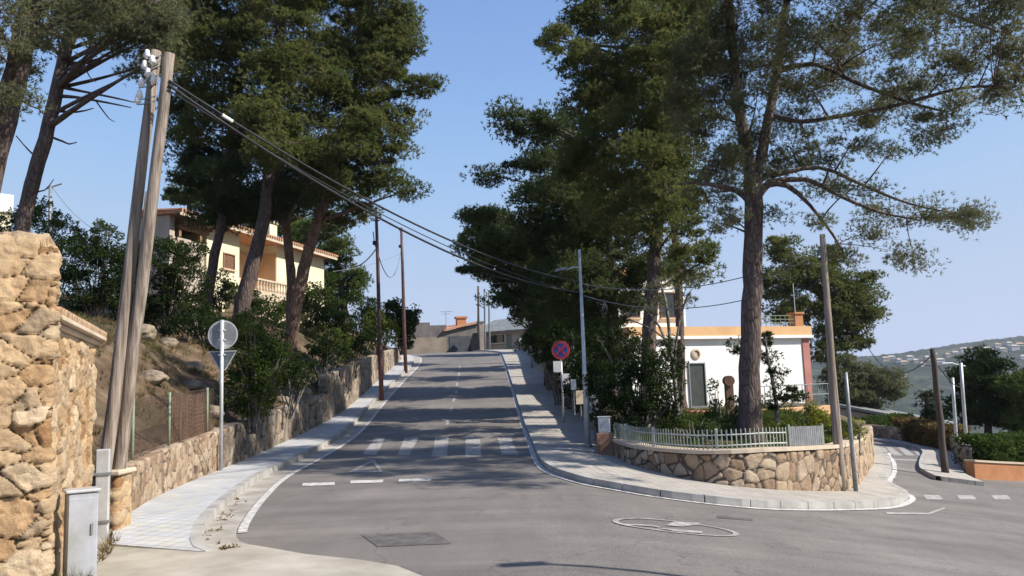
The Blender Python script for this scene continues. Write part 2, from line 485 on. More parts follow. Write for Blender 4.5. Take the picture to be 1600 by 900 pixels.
def offset_line(pts, d):
    """shift a 2D line to its left by d"""
    out = []
    n = len(pts)
    for i in range(n):
        t = (pts[min(i + 1, n - 1)] - pts[max(i - 1, 0)]).normalized()
        out.append(pts[i] + Vector((-t.y, t.x)) * d)
    return out

def sheet(name, poly, zf, mat, step=.5, dz=0.0, skirt=0.0, parent=None, kind=None, smooth=True):
    pts = resample(poly, step, closed=True)
    bx = [p.x for p in pts]; by = [p.y for p in pts]
    gx, gy = np.meshgrid(np.arange(min(bx) + step * .37, max(bx), step), np.arange(min(by) + step * .41, max(by), step))
    gx = gx.ravel(); gy = gy.ravel(); pl = [(p.x, p.y) for p in pts]
    k = inpoly(gx, gy, pl); gx = gx[k]; gy = gy[k]
    nb = len(pts)
    allv = pts + [Vector((a, c)) for a, c in zip(gx, gy)]
    vs, es, fs, *_ = delaunay_2d_cdt(allv, [], [list(range(nb))], 1, 1e-5)
    X = np.array([v.x for v in vs]); Y = np.array([v.y for v in vs])
    Z = zf(X, Y) + dz
    mb = MB(); fs = [tuple(f) for f in fs]
    # orient up
    out = []
    for f in fs:
        a, c, d = f[:3]
        ar = (X[c] - X[a]) * (Y[d] - Y[a]) - (X[d] - X[a]) * (Y[c] - Y[a])
        out.append(f if ar > 0 else tuple(reversed(f)))
    V = list(zip(X, Y, Z)); mb.add(V, out)
    if skirt:
        P3 = [(p.x, p.y) for p in pts]; zz = zf(np.array([p[0] for p in P3]), np.array([p[1] for p in P3])) + dz
        n = nb
        mb.add([(x, y, z) for (x, y), z in zip(P3, zz)] + [(x, y, z - skirt) for (x, y), z in zip(P3, zz)],
               [(i, (i + 1) % n, n + (i + 1) % n, n + i) for i in range(n)])
    o = mb.build(name, mat, parent)
    if kind: o['kind'] = kind
    return o

def kerbstones(name, line, w0, w1, zf, dz, mat, skirt=.16, seg=4):
    """separate kerb stones with small gaps"""
    L = resample(line, .25); A = offset_line(L, w0); B = offset_line(L, w1); mb = MB(); pr = random.Random(len(L))
    for k in range(0, len(L) - seg, seg):
        j = pr.uniform(-.004, .004); vs = []
        for i in range(seg + 1):
            for S in (A, B):
                p = S[k + i]
                if i == 0: p = p.lerp(S[k + 1], .05)
                if i == seg: p = p.lerp(S[k + seg - 1], .05)
                vs.append((p.x, p.y, float(zf(p.x, p.y)) + dz + j))
        n = seg + 1; low = [(x, y, z - skirt) for x, y, z in vs]
        fs = [(2 * i, 2 * i + 2, 2 * i + 3, 2 * i + 1) for i in range(seg)]
        fs += [(2 * i, 2 * n + 2 * i, 2 * n + 2 * i + 2, 2 * i + 2) for i in range(seg)] + [(2 * i + 1, 2 * i + 3, 2 * n + 2 * i + 3, 2 * n + 2 * i + 1) for i in range(seg)]
        fs += [(0, 1, 2 * n + 1, 2 * n), (2 * seg, 2 * n + 2 * seg, 2 * n + 2 * seg + 1, 2 * seg + 1)]
        mb.add(vs + low, fs)
    o = mb.build(name, mat); o['kind'] = 'structure'; return o

def ribbon(name, line, w0, w1, zf, mat, dz, skirt=0, parent=None, kind=None, width_dz=None):
    """strip between two offsets of a line, following zf"""
    A = offset_line(line, w0); B = offset_line(line, w1)
    vs = []; n = len(line)
    for p in A: vs.append((p.x, p.y, float(zf(p.x, p.y)) + dz))
    for p in B: vs.append((p.x, p.y, float(zf(p.x, p.y)) + dz))
    fs = [(i, i + 1, n + i + 1, n + i) for i in range(n - 1)]
    mb = MB().add(vs, fs)
    if skirt:
        mb.add(vs[:n] + [(x, y, z - skirt) for x, y, z in vs[:n]], [(i, i + 1, n + i + 1, n + i) for i in range(n - 1)])
        mb.add(vs[n:] + [(x, y, z - skirt) for x, y, z in vs[n:]], [(i, i + 1, n + i + 1, n + i) for i in range(n - 1)])
    o = mb.build(name, mat, parent)
    if kind: o['kind'] = kind
    return o

# hashed value noise and 3D voronoi on arrays
def _h(i, j, k, s):
    n = (i * 73856093) ^ (j * 19349663) ^ (k * 83492791) ^ (s * 2654435761)
    n = (n ^ (n >> 13)) * 1274126177
    n = n & 0x7fffffff
    n = (n ^ (n >> 16)) * 60493 & 0x7fffffff
    return (n & 0xffff) / 65535.0

def vnoise(p, s=0):
    p = np.asarray(p, float); q = np.floor(p).astype(np.int64); f = p - q; f = f * f * (3 - 2 * f); r = 0
    for a in (0, 1):
        for b_ in (0, 1):
            for c in (0, 1):
                w_ = (f[:, 0] if a else 1 - f[:, 0]) * (f[:, 1] if b_ else 1 - f[:, 1]) * (f[:, 2] if c else 1 - f[:, 2])
                r = r + w_ * _h(q[:, 0] + a, q[:, 1] + b_, q[:, 2] + c, s)
    return r

def fbm(p, s=0, o=4):
    p = np.asarray(p, float); r = 0; a = .5
    for i in range(o): r = r + a * vnoise(p * 2 ** i, s + i); a *= .5
    return r

def voro(p, s=0):
    p = np.asarray(p, float); q = np.floor(p).astype(np.int64)
    f1 = np.full(len(p), 9.); f2 = np.full(len(p), 9.); cell = np.zeros(len(p))
    for a in (-1, 0, 1):
        for b_ in (-1, 0, 1):
            for c in (-1, 0, 1):
                i, j, k = q[:, 0] + a, q[:, 1] + b_, q[:, 2] + c
                d = np.sqrt((i + .1 + .8 * _h(i, j, k, s + 1) - p[:, 0]) ** 2 + (j + .1 + .8 * _h(i, j, k, s + 2) - p[:, 1]) ** 2 + (k + .1 + .8 * _h(i, j, k, s + 3) - p[:, 2]) ** 2)
                hc = _h(i, j, k, s + 7)
                m1 = d < f1
                f2 = np.where(m1, f1, np.minimum(f2, d)); cell = np.where(m1, hc, cell); f1 = np.where(m1, d, f1)
    return f1, f2, cell

def stone_wall(name, line, zb, zt, thick, mat, cell=.3, flat=1.4, relief=.03, res=.04, parent=None, seed=0, rough_top=0.0, jw=.16, backres=.3, rough=1.1, angular=0, pits=0.0):
    """masonry wall with real relief: line of 2D points = front face; zb, zt functions of (x,y)"""
    L = resample(line, res); n = len(L)
    back = offset_line(L, thick)
    hmax = max(float(zt(p.x, p.y)) - float(zb(p.x, p.y)) for p in L)
    nv = max(3, int(hmax / res)); nt_ = max(2, int(thick / res)); nb = max(2, int(hmax / backres))
    cols = []
    for i, (a, c) in enumerate(zip(L, back)):
        z0 = float(zb(a.x, a.y)) - .12; z1 = float(zt(a.x, a.y))
        col = [(a.x, a.y, z0 + (z1 - z0) * k / nv) for k in range(nv + 1)]
        col += [(a.x + (c.x - a.x) * k / nt_, a.y + (c.y - a.y) * k / nt_, z1) for k in range(1, nt_ + 1)]
        col += [(c.x, c.y, z1 + (z0 - z1) * k / nb) for k in range(1, nb + 1)]
        cols.append(col)
    m_ = len(cols[0]); V = np.array(cols).reshape(-1, 3)
    i, k = np.meshgrid(np.arange(n - 1), np.arange(m_ - 1), indexing='ij')
    F = np.stack([i * m_ + k, (i + 1) * m_ + k, (i + 1) * m_ + k + 1, i * m_ + k + 1], -1).reshape(-1, 4)
    Vs = [V]; Fs = [F]; base = len(V)
    for end, idx in ((0, 0), (1, n - 1)):       # end caps as grids
        a, c = L[idx], back[idx]; z0 = float(zb(a.x, a.y)) - .12; z1 = float(zt(a.x, a.y))
        g = np.array([[(a.x + (c.x - a.x) * t / nt_, a.y + (c.y - a.y) * t / nt_, z0 + (z1 - z0) * q / nv) for q in range(nv + 1)] for t in range(nt_ + 1)])
        ii, kk = np.meshgrid(np.arange(nt_), np.arange(nv), indexing='ij'); mm = nv + 1
        f = np.stack([ii * mm + kk, (ii + 1) * mm + kk, (ii + 1) * mm + kk + 1, ii * mm + kk + 1], -1).reshape(-1, 4)
        if end == 0: f = f[:, ::-1]
        Vs.append(g.reshape(-1, 3)); Fs.append(f + base); base += len(g.reshape(-1, 3))
    V = np.concatenate(Vs); F = np.concatenate(Fs)
    # weld
    key = np.round(V, 4); _, first, inv = np.unique(key, axis=0, return_index=True, return_inverse=True)
    inv = inv.ravel(); V = V[first]; F = inv[F]
    # vertex normals
    fn = np.cross(V[F[:, 2]] - V[F[:, 0]], V[F[:, 3]] - V[F[:, 1]])
    N = np.zeros_like(V)
    for q in range(4): np.add.at(N, F[:, q], fn)
    N /= np.maximum(np.linalg.norm(N, axis=1, keepdims=True), 1e-9)
    warp = np.stack([fbm(V * 1.7, seed + 11, 2), fbm(V * 1.7 + 7, seed + 12, 2), fbm(V * 1.7 + 3, seed + 13, 2)], -1) - .4
    sc = np.array([1 / cell, 1 / cell, flat / cell])
    f1, f2, ce = voro((V + warp * cell * .9) * sc, seed)
    d = f2 - f1
    joint = sstep(0.0, jw, d)
    tl = np.stack([_h((ce * 9999).astype(np.int64), 0 * q_, 0 * q_, 40 + k_) - .5 for k_, q_ in zip(range(3), [(ce * 0).astype(np.int64)] * 3)], -1)
    tilt = ((V * sc - np.floor(V * sc) - .5) * tl).sum(1) * 1.0 * angular
    disp = relief * (joint ** .8 + (ce - .5) * 1.1 + tilt) + relief * rough * (fbm(V * 7, seed + 5, 4) - .45)
    if pits:
        a1, a2, _c = voro((V + warp * .1) * np.array([9, 9, 12.]), seed + 50)
        disp = disp + relief * pits * (sstep(0, .3, a2 - a1) * (.4 + _c) - .8)
        b1, b2, _c2 = voro(V * 22., seed + 60)
        disp = disp - relief * pits * .5 * (1 - sstep(.1, .45, b1)) * (_c2 > .5)
    V2 = V + N * disp[:, None]
    if rough_top:
        up = N[:, 2] > .3
        V2[:, 2] += np.where(up, rough_top * (ce - .5) * 2, 0)
    return fastmesh(name, V2, F, mat, parent, smooth=True, attrs={'cell': ce, 'joint': joint})

# ------------------------------------------------------------------ foliage
def leaves(clumps, ntuft, per, L, wd, rng, flat=.5, spread=.8, upw=.5, quad=False):
    """clumps: array of (x,y,z,r). returns V,F of needle triangles or leaf quads"""
    C = np.repeat(clumps, ntuft, axis=0)
    u = rng.normal(size=(len(C), 3)); u /= np.linalg.norm(u, axis=1, keepdims=True)
    rr = rng.uniform(.35, 1.0, len(C)) ** .7
    off = u * (rr * C[:, 3])[:, None]; off[:, 2] *= flat
    T = C[:, :3] + off
    D = off / np.maximum(C[:, 3:4], 1e-3) + np.array([0, 0, upw]) + rng.normal(size=(len(C), 3)) * .3
    D /= np.linalg.norm(D, axis=1, keepdims=True)
    T = np.repeat(T, per, axis=0); D = np.repeat(D, per, axis=0)
    n = len(T)
    dirn = D + rng.normal(size=(n, 3)) * spread; dirn /= np.linalg.norm(dirn, axis=1, keepdims=True)
    ln = L * rng.uniform(.6, 1.2, n)
    side = np.cross(dirn, rng.normal(size=(n, 3))); side /= np.maximum(np.linalg.norm(side, axis=1, keepdims=True), 1e-6)
    hw = wd * rng.uniform(.6, 1.3, n) / 2
    tip = T + dirn * ln[:, None]
    if quad:
        mid = T + dirn * (ln * .5)[:, None]
        V = np.stack([T, mid + side * hw[:, None], tip, mid - side * hw[:, None]], 1).reshape(-1, 3)
        F = np.arange(4 * n).reshape(-1, 4)
    else:
        V = np.stack([T + side * hw[:, None], T - side * hw[:, None], tip], 1).reshape(-1, 3)
        F = np.arange(3 * n).reshape(-1, 3)
    return V, F

def bez(a, b_, c, n):
    return [(a * (1 - t) ** 2 + b_ * 2 * t * (1 - t) + c * t * t) for t in [i / (n - 1) for i in range(n)]]

NTRI = [0]
DENS = 2.1
def pine(name, label, cat, trunk, blobs, mat, bark='bark', group=None, dens=3.0, cr=.55, ntuft=34, per=8, L=.2, wd=.026,
         seed=1, forks=(), dead=(), flat=.5, twig=.012, sides=9, limbr=1.0, upw=.5):
    """trunk: [(x,y,z,r)], blobs: [(x,y,z,rx,ry,rz)], forks/dead: lists of [(x,y,z,r)]"""
    rng = np.random.default_rng(seed); pr = random.Random(seed)
    base = trunk[0]
    t = thing(name, label, cat, (base[0], base[1], base[2]), group)
    mb = MB()
    def stem(pl, n=9, flare=False):
        P_ = [Vector(q[:3]) for q in pl]; R_ = [q[3] for q in pl]; pts = []; rad = []
        for i in range(len(P_) - 1):
            p0 = P_[i - 1] if i else P_[0] * 2 - P_[1]; p3 = P_[i + 2] if i + 2 < len(P_) else P_[-1] * 2 - P_[-2]
            k = max(2, int((P_[i + 1] - P_[i]).length / .35))
            for j in range(k):
                s_ = j / k
                q = .5 * ((2 * P_[i]) + (P_[i + 1] - p0) * s_ + (2 * p0 - 5 * P_[i] + 4 * P_[i + 1] - p3) * s_ * s_ + (-p0 + 3 * P_[i] - 3 * P_[i + 1] + p3) * s_ ** 3)
                pts.append(q + Vector((pr.uniform(-1, 1), pr.uniform(-1, 1), 0)) * R_[i] * .07); rad.append(R_[i] * (1 - s_) + R_[i + 1] * s_)
        pts.append(P_[-1]); rad.append(R_[-1])
        if flare:
            rad[0] *= 1.35
            if len(rad) > 2: rad[1] *= 1.1
            pts.insert(0, pts[0] - Vector((0, 0, .7))); rad.insert(0, rad[0] * 1.05)
        mb.tube(pts, rad, n, wob=.07, rng=pr)
        return pts, rad
    samp = []
    for i, pl in enumerate([trunk] + list(forks)):
        pts, rad = stem(pl, sides + 3 if i == 0 else sides, i == 0)
        samp += [(p, r) for p, r in zip(pts, rad)]
    for pl in dead: stem(pl, 5)
    SP = np.array([tuple(p) for p, r in samp]); SR = np.array([r for p, r in samp])
    clumps = []
    for bx in blobs:
        c = np.array(bx[:3]); h = np.linalg.norm(SP[:, :2] - c[:2], axis=1)
        cost = np.linalg.norm(SP - c, axis=1) + np.maximum(0, SP[:, 2] - (c[2] - .25 * h)) * 1.1
        cost = cost + np.where(SR < .022, .7, 0); k = int(np.argmin(cost)); a = Vector(SP[k]); cv = Vector(c); dist = (cv - a).length
        r0 = min(samp[k][1] * .6, (.018 + .016 * dist) * limbr)
        midp = a.lerp(cv, .5) + Vector((pr.uniform(-.1, .1) * dist, pr.uniform(-.1, .1) * dist, pr.uniform(-.02, .14) * dist))
        tip = cv + (cv - a).normalized() * bx[3] * .4
        limb = bez(a, midp, tip, max(4, int(dist / .6) + 3))
        if dist > .4: mb.tube(limb, [r0 * (1 - .8 * i / (len(limb) - 1)) for i in range(len(limb))], 6, wob=.08, rng=pr)
        area = math.pi * bx[3] * bx[5]
        nC = max(3, int(dens * DENS * area))
        for _ in range(nC):
            v = rng.normal(size=3); v /= np.linalg.norm(v); v *= rng.uniform(.25, 1) ** .5
            q = Vector((c[0] + v[0] * bx[3], c[1] + v[1] * bx[4] * 1.25, c[2] + v[2] * bx[5]))
            rr = cr * rng.choice([.45, .7, .95, 1.2, 1.5])
            clumps.append((q.x, q.y, q.z, rr))
            kk = min(range(len(limb) // 3, len(limb)), key=lambda i: (limb[i] - q).length)
            s0 = limb[kk]; mm = s0.lerp(q, .55) + Vector((pr.uniform(-.12, .12), pr.uniform(-.12, .12), pr.uniform(-.18, .05)))
            mb.tube([s0, mm, q], [twig * 1.5, twig, twig * .5], 3, cap=False)
            for _k in range(2):
                e = q + Vector((pr.uniform(-1, 1), pr.uniform(-1, 1), pr.uniform(-.4, .5))) * rr * .8
                mb.tube([mm.lerp(q, .6), e], [twig * .7, twig * .3], 3, cap=False)
    mb.build('trunk', M[bark], t, smooth=True)
    if clumps:
        V, F = leaves(np.array(clumps), int(ntuft * 1.8), per, L * .80, wd * 1.3, rng, flat, .8, upw)
        NTRI[0] += len(F)
        fastmesh('crown', V, F, M[mat], t)
    return t

def shrub(name, label, cat, base, blobs, mat, group=None, dens=7, cr=.28, ntuft=26, per=5, L=.10, wd=.055, seed=1, stems=5, bark='bark_grey', flat=.8, upw=.35, solid=False):
    rng = np.random.default_rng(seed); pr = random.Random(seed)
    t = thing(name, label, cat, tuple(base), group); mb = MB(); clumps = []; b0 = Vector(base)
    for bx in blobs:
        c = Vector(bx[:3])
        for _ in range(stems):
            a = b0 + Vector((pr.uniform(-.15, .15), pr.uniform(-.15, .15), -.15))
            e = c + Vector((pr.uniform(-1, 1) * bx[3], pr.uniform(-1, 1) * bx[4], pr.uniform(-.3, .8) * bx[5])) * .75
            mb.tube(bez(a, a.lerp(e, .5) + Vector((0, 0, .15 * (e - a).length)), e, 5), [.03, .024, .018, .012, .006], 4, cap=False)
        area = math.pi * bx[3] * bx[5] * 3.4
        for _ in range(max(3, int(dens * area))):
            v = rng.normal(size=3); v /= np.linalg.norm(v); v *= rng.uniform(.3, 1) ** .45
            clumps.append((c.x + v[0] * bx[3], c.y + v[1] * bx[4], c.z + v[2] * bx[5], cr * rng.uniform(.55, 1.3)))
    mb.build('branches', M[bark], t, smooth=True)
    V, F = leaves(np.array(clumps), ntuft, per, L * .85, wd * .9, rng, flat, .9, upw, quad=True)
    NTRI[0] += len(F) * 2
    fastmesh('foliage', V, F, M[mat], t)
    return t

def pb(px, py, Y, rx, rz, deep=.9):
    """a leafy mass given by where it stands: picture place, distance and half sizes in picture units"""
    p = P(px, py, Y); k = Y / FPX
    return (p.x, p.y, p.z, rx * k, min(rx, rz * 1.6) * k * deep, rz * k)

def tp(lst, Y):
    """trunk line: (px, py, width_px[, Y])"""
    out = []
    for q in lst:
        yy = q[3] if len(q) > 3 else Y
        p = P(q[0], q[1], yy); out.append((p.x, p.y, p.z, q[2] / 2 * .86 * yy / FPX))
    return out
# ------------------------------------------------------------------ layout lines
def GP2(lst): return [Vector(gp(*q)[:2]) for q in lst]
kerbL = smooth_line(GP2([(480, 868), (395, 853), (370, 840), (380, 812), (410, 775), (445, 745), (500, 715), (560, 675), (590, 640), (607, 620), (630, 595), (655, 568)]) + [Vector((-8.6, 72)), Vector((-11.5, 76)), Vector((-16, 78))], .35)
kerbR = smooth_line([Vector((-4, 80)), Vector((-1.6, 74))] + GP2([(785, 557), (800, 600), (815, 650), (830, 690), (850, 730), (900, 752), (960, 765), (1050, 780), (1200, 795), (1350, 795), (1400, 790), (1420, 778), (1405, 768)]) + [Vector((9.9, 22.6)), Vector((11.6, 26)), Vector((14.6, 33)), Vector((18, 42)), Vector((17.5, 52))], .35)
wL = [Vector(q) for q in ((-5.45, 11.2), (-6.23, 14.53), (-6.83, 19.15), (-7.40, 26), (-7.50, 33.1), (-7.62, 37.8), (-8.37, 50.4), (-9.23, 67))]
wallL1 = smooth_line(wL[:3], .3); wallL2 = smooth_line(wL[2:5], .4); wallL3 = smooth_line(wL[4:], .5)
def xw(y): return np.interp(y, [0, 5] + [p.y for p in wL] + [90], [-5.0, -5.2] + [p.x for p in wL] + [-14])
def wtop(y): return np.interp(y, [0, 11.3, 19.15, 26, 33.1], [.7, .73, 1.0, 1.32, 1.77])
def wtop3(y): return np.interp(y, [33, 36, 43, 67], [2.5, 2.8, 3.45, 5.35])
def hill_z(x, y):
    x = np.asarray(x, float); y = np.asarray(y, float)
    wt = np.interp(y, [0, 11.3, 19.15, 26, 33, 36, 43, 67, 90], [.7, .73, 1.0, 1.32, 1.8, 2.4, 3.2, 5.15, 6.4]) - .10
    d = np.maximum(0, xw(y) - .3 - x)
    pr_ = np.interp(d, [0, 1, 2.5, 5, 9, 14, 30, 60], [0, .85, 2.1, 2.9, 3.7, 4.4, 7.5, 8])
    s_ = np.interp(y, [8, 11, 16, 22, 60, 80], [.3, .35, .75, 1, .8, .35])
    p = np.stack([x * .5, y * .5, x * 0], -1).reshape(-1, 3)
    nz = (fbm(p, 5, 4) - .45).reshape(x.shape) * .9 * sstep(.2, 2.5, d)
    return wt + pr_ * s_ + nz
wR = [Vector(q) for q in ((2.27, 22.3), (2.45, 20.6), (2.72, 18.7), (3.66, 16.9), (4.91, 16.75), (6.3, 17.6))]
wR2 = [Vector(q) for q in ((6.3, 17.6), (7.2, 18.5), (8.85, 21.6), (11.2, 26.4), (13.4, 31.5), (16.6, 39))]
wallR1 = smooth_line(wR, .3); wallR2 = smooth_line(wR2, .4)
def rtop(x, y):
    return np.interp(np.asarray(x, float), [2.2, 2.7, 3.7, 5, 7, 8.9, 12, 17], [.30, .26, .26, .27, .17, .02, -.1, -.3])
backR = [Vector(q) for q in ((2.35, 22.3), (2.35, 27), (2.3, 32), (1.9, 38), (1.7, 45.9), (1.47, 64.9), (.98, 75.6))]
wallR3 = smooth_line([p + Vector((.1, 0)) for p in backR[::-1]], .5)
def garden_z(x, y):
    x = np.asarray(x, float); y = np.asarray(y, float)
    base = np.interp(y, [16, 20, 26, 40, 60], [.12, .36, .48, .55, .6])
    main = zc(y) * (1 - sstep(2.5, 7, x)) * sstep(26, 34, y)
    rt = np.interp(y, [16, 18.5, 21.6, 26.4, 31.5, 39, 60], [6, 7.2, 8.85, 11.2, 13.4, 16.6, 16.5]) - x      # distance to the road on the right
    edge = np.interp(rt, [0, .6, 3], [0, 0, 1])
    low = np.interp(x, [7, 8.9, 12, 17], [.1, -.06, -.2, -.4])
    return np.minimum(base, low * (1 - edge) + base * edge) * 1.0 + main

# ------------------------------------------------------------------ the setting
def struct(o): o['kind'] = 'structure'; return o
sheet('road', [(-26, -14), (27, -14), (27, 60), (20, 84), (-26, 84)], lambda x, y: G(x, y), M['asphalt'], step=.5, dz=0, kind='structure')
# big terrain
def terrain_z(x, y):
    g = G(x, y) - .35
    h = hill_z(x, y) - .5
    z = np.where(x < xw(y) - 1.5, np.where((y > 4) & (y < 95), h, g + 1.2 * sstep(0, 30, -x - 10)), g)
    rr = np.maximum(0, x - 24); ff = np.maximum(0, y - 96)
    z = z - .32 * rr - .30 * ff
    z = z - .3 * np.maximum(0, -15 - y) * 0
    return np.maximum(z, -64 + 4 * fbm(np.stack([x / 60, y / 60, x * 0], -1).reshape(-1, 3), 3).reshape(x.shape))
ax = np.concatenate([-np.geomspace(2200, 40, 24), np.arange(-36, 40, 2.0), np.geomspace(42, 2200, 34)])
ay = np.concatenate([-np.geomspace(300, 16, 8), np.arange(-14, 100, 2.0), np.geomspace(102, 2600, 34)])
X, Y = np.meshgrid(ax, ay, indexing='ij'); Z = terrain_z(X, Y)
n1, n2 = X.shape; i, j = np.meshgrid(np.arange(n1 - 1), np.arange(n2 - 1), indexing='ij')
F = np.stack([i * n2 + j, (i + 1) * n2 + j, (i + 1) * n2 + j + 1, i * n2 + j + 1], -1).reshape(-1, 4)
struct(fastmesh('terrain', np.stack([X, Y, Z], -1).reshape(-1, 3), F, M['terrain'], smooth=True))

# hillside on the left and raised garden on the right
hp = [p + Vector((-.28, 0)) for p in wallL1 + wallL2[1:] + wallL3[1:]]
sheet('hillside', [(p.x, p.y) for p in hp] + [(-14, 78), (-16, 92), (-42, 92), (-42, 3), (-7.5, 4), (-6.2, 10.9)], hill_z, M['soil'], step=.7, kind='structure')
gpoly = [(p.x, p.y) for p in offset_line(wallR1 + wallR2[1:], .2)] + [(16.8, 60), (4, 75)] + [(p.x + .25, p.y) for p in wallR3 if p.y < 74]
gpoly = gpoly[:-2]
sheet('garden_ground', gpoly, garden_z, M['gsoil'], step=.7, kind='structure')

# pavements
def lift(y): return .12 * sstep(9.6, 12.2, y)
kl_top = offset_line([p for p in kerbL if p.y > 9.9 or p.x < -3.0], .42)
lw = [Vector((-5.0, 10.3))] + [p + Vector((.02, 0)) for p in wallL1 + wallL2[1:] + wallL3[1:]] + [Vector((-12, 73)), Vector((-16, 79.2))]
kin = offset_line(kl_top, .14)
poly = [(p.x, p.y) for p in kin] + [(p.x, p.y) for p in reversed(lw)]
sheet('pavement', poly, lambda x, y: G(x, y) + lift(y), M['pave_l'], step=.5, dz=.02, skirt=.1, kind='structure')
def ribbon2(name, line, w0, w1, hz, mat, skirt): return ribbon(name, line, w0, w1, hz, mat, 0, skirt, kind='structure')
kerbstones('kerb', kl_top, 0.0, .143, lambda x, y: float(G(x, y)) + float(lift(y)), .024, M['kerb'], .16)
kk = [p for p in kerbL if p.y > 9.9 or p.x < -3.0]
ribbon2('gutter', kk, .005, .425, lambda x, y: float(G(x, y)) + .008, M['gutter'], 0)
ribbon2('edge_line', kk[3:], -.13, -.01, lambda x, y: float(G(x, y)) + .012, M['paint'], 0)
# right pavement, round the corner
n_corner = len([p for p in kerbR])
inner = [Vector((p.x, p.y)) for p in wallR3[:]] + [Vector((2.3, 24)), Vector((2.2, 22.3))] + wallR1 + wallR2[1:]
kinR = offset_line(kerbR, .15)
poly = [(p.x, p.y) for p in kinR] + [(p.x + 0, p.y) for p in reversed(offset_line(inner, -.0))]
sheet('pavement', poly, G, M['pave_r'], step=.5, dz=.13, skirt=.1, kind='structure')
kerbstones('kerb', kerbR, 0, .153, G, .134, M['kerb'], .16)
ribbon2('edge_line', [p for p in kerbR if p.y < 80][2:-40], -.15, -.02, lambda x, y: float(G(x, y)) + .012, M['paint'], 0)
# light concrete apron where the camera stands
ap = [(-8, 1), (-7.2, 8), (-5.9, 10.9), (-5.0, 10.9), (-3.75, 10.2)] + [tuple(gp(*q)[:2]) for q in ((395, 853), (480, 868), (560, 876), (620, 886), (660, 902))] + [(-.9, 6.6), (.2, 4), (.5, 1)]
sheet('driveway', ap, G, M['apron'], step=.5, dz=.014, kind='structure')

# painted markings and repairs
def mark(name, pix, mat, dz=.009, step=.3, kind='structure'):
    return sheet(name, [tuple(gp(*q)[:2]) for q in pix], G, mat, step=step, dz=dz, kind=kind)
for q in (((586, 684), (602, 684), (588, 711), (565, 711)), ((632, 684), (654, 684), (639, 712), (620, 712)), ((680, 684), (701, 684), (698, 714), (674, 714)),
          ((727, 684), (750, 684), (752, 714), (727, 714)), ((777, 684), (798, 684), (811, 711), (784, 711))):
    mark('zebra_stripe', q, M['paint_worn'])
for q in (((472, 760), (473, 755.5), (523, 754), (523, 758.5)), ((547, 756), (548, 751.5), (599, 750), (598, 754.5)), ((622, 753), (624, 749), (675, 748), (672, 752.5))):
    mark('give_way_line', q, M['paint'])
tm = MB()
for q in (((542, 739), (584, 718), (582, 722.5), (554, 736)), ((584, 718), (599, 738), (592, 736.2), (582, 722.5)), ((542, 739), (554, 736), (592, 736.2), (599, 738.6))):
    pts = [gp(*k) for k in q]; tm.add([(p.x, p.y, float(G(p.x, p.y)) + .010) for p in pts], [(3, 2, 1, 0)])
struct(tm.build('give_way_triangle', M['paint_worn']))
for (x0, y0, x1, y1) in ((718, 572, 718, 578), (717, 582, 717, 587), (716, 589, 715, 593), (714, 598, 714, 603), (713, 610, 713, 615), (710, 622, 708, 628), (706, 637, 704, 643), (700, 657, 698, 664)):
    a = gp(x0, y0); c = gp(x1, y1)
    sheet('centre_line', [(a.x - .06, a.y), (a.x + .06, a.y), (c.x + .06, c.y), (c.x - .06, c.y)], G, M['paint_worn'], step=.4, dz=.009, kind='structure')
pt = mark('asphalt_patch', ((564, 836), (680, 832), (705, 850), (590, 855)), M['asphalt_dark'], dz=.006)
mark('asphalt_patch', ((1121, 806), (1176, 811), (1176, 814), (1122, 810)), M['asphalt_dark'], dz=.006)
# speed roundel on the road: ring and the worn strokes of its number
c0 = gp(1052, 825); c1 = gp(954, 822); c2 = gp(1151, 828); Rr = (c2 - c1).length / 2 * .86; cen = (c1 + c2) / 2
ring = MB(); vs = []
NN = 56
for r_ in (Rr * .90, Rr):
    for k in range(NN):
        a = 2 * math.pi * k / NN; x = cen.x + math.cos(a) * r_; y = cen.y + math.sin(a) * r_ * .62
        vs.append((x, y, float(G(x, y)) + .010))
ring.add(vs, [(k, (k + 1) % NN, NN + (k + 1) % NN, NN + k) for k in range(NN)][::1])
for pix in (((970, 821), (972, 819.6), (1020, 821), (1031, 824), (1028, 825.2), (1016, 823.2)), ((1040, 822), (1052, 816.5), (1095, 818), (1090, 820.6), (1068, 824)),
            ((1031, 826.5), (1060, 828), (1098, 831.5), (1096, 834), (1062, 832.5))):
    pts = [gp(*q) for q in pix]
    ring.add([(p.x, p.y, float(G(p.x, p.y)) + .011) for p in pts], [tuple(range(len(pts)))])
struct(ring.build('painted_roundel', M['paint_worn']))
# the side road on the right
for k in range(5):
    x0 = 1346 + k * 19
    mark('zebra_stripe', ((x0, 699), (x0 + 9, 699), (x0 + 27, 712), (x0 + 13, 712)), M['paint_worn'])
for x0 in (1442, 1494, 1548, 1600):
    mark('zebra_stripe', ((x0, 774), (x0 + 26, 774), (x0 + 32, 781), (x0 + 6, 781)), M['paint_worn'])
mark('give_way_line', ((1390, 717), (1434, 718.5), (1434, 720.5), (1390, 719)), M['paint_worn'])
mark('give_way_line', ((1352, 743), (1400, 745), (1400, 747.5), (1352, 745)), M['paint_worn'])
mark('edge_line', ((1385, 801), (1450, 802), (1475, 793), (1478, 795), (1452, 804.5), (1385, 804)), M['paint_worn'])
sw = smooth_line([Vector((12.2, 24.2)), Vector((12.5, 25.5)), Vector((13.1, 27.0)), Vector((16.3, 33.5)), Vector((19.5, 40)), Vector((21, 45)), Vector((21, 50)), Vector((19.5, 55))], .4)
swo = offset_line(sw, -1.1)
sheet('pavement', [(p.x, p.y) for p in sw] + [(p.x, p.y) for p in reversed(swo)], G, M['pave_r'], step=.6, dz=.13, skirt=.15, kind='structure')
ribbon2('kerb', sw, .005, .15, lambda x, y: float(G(x, y)) + .135, M['kerb'], .16)

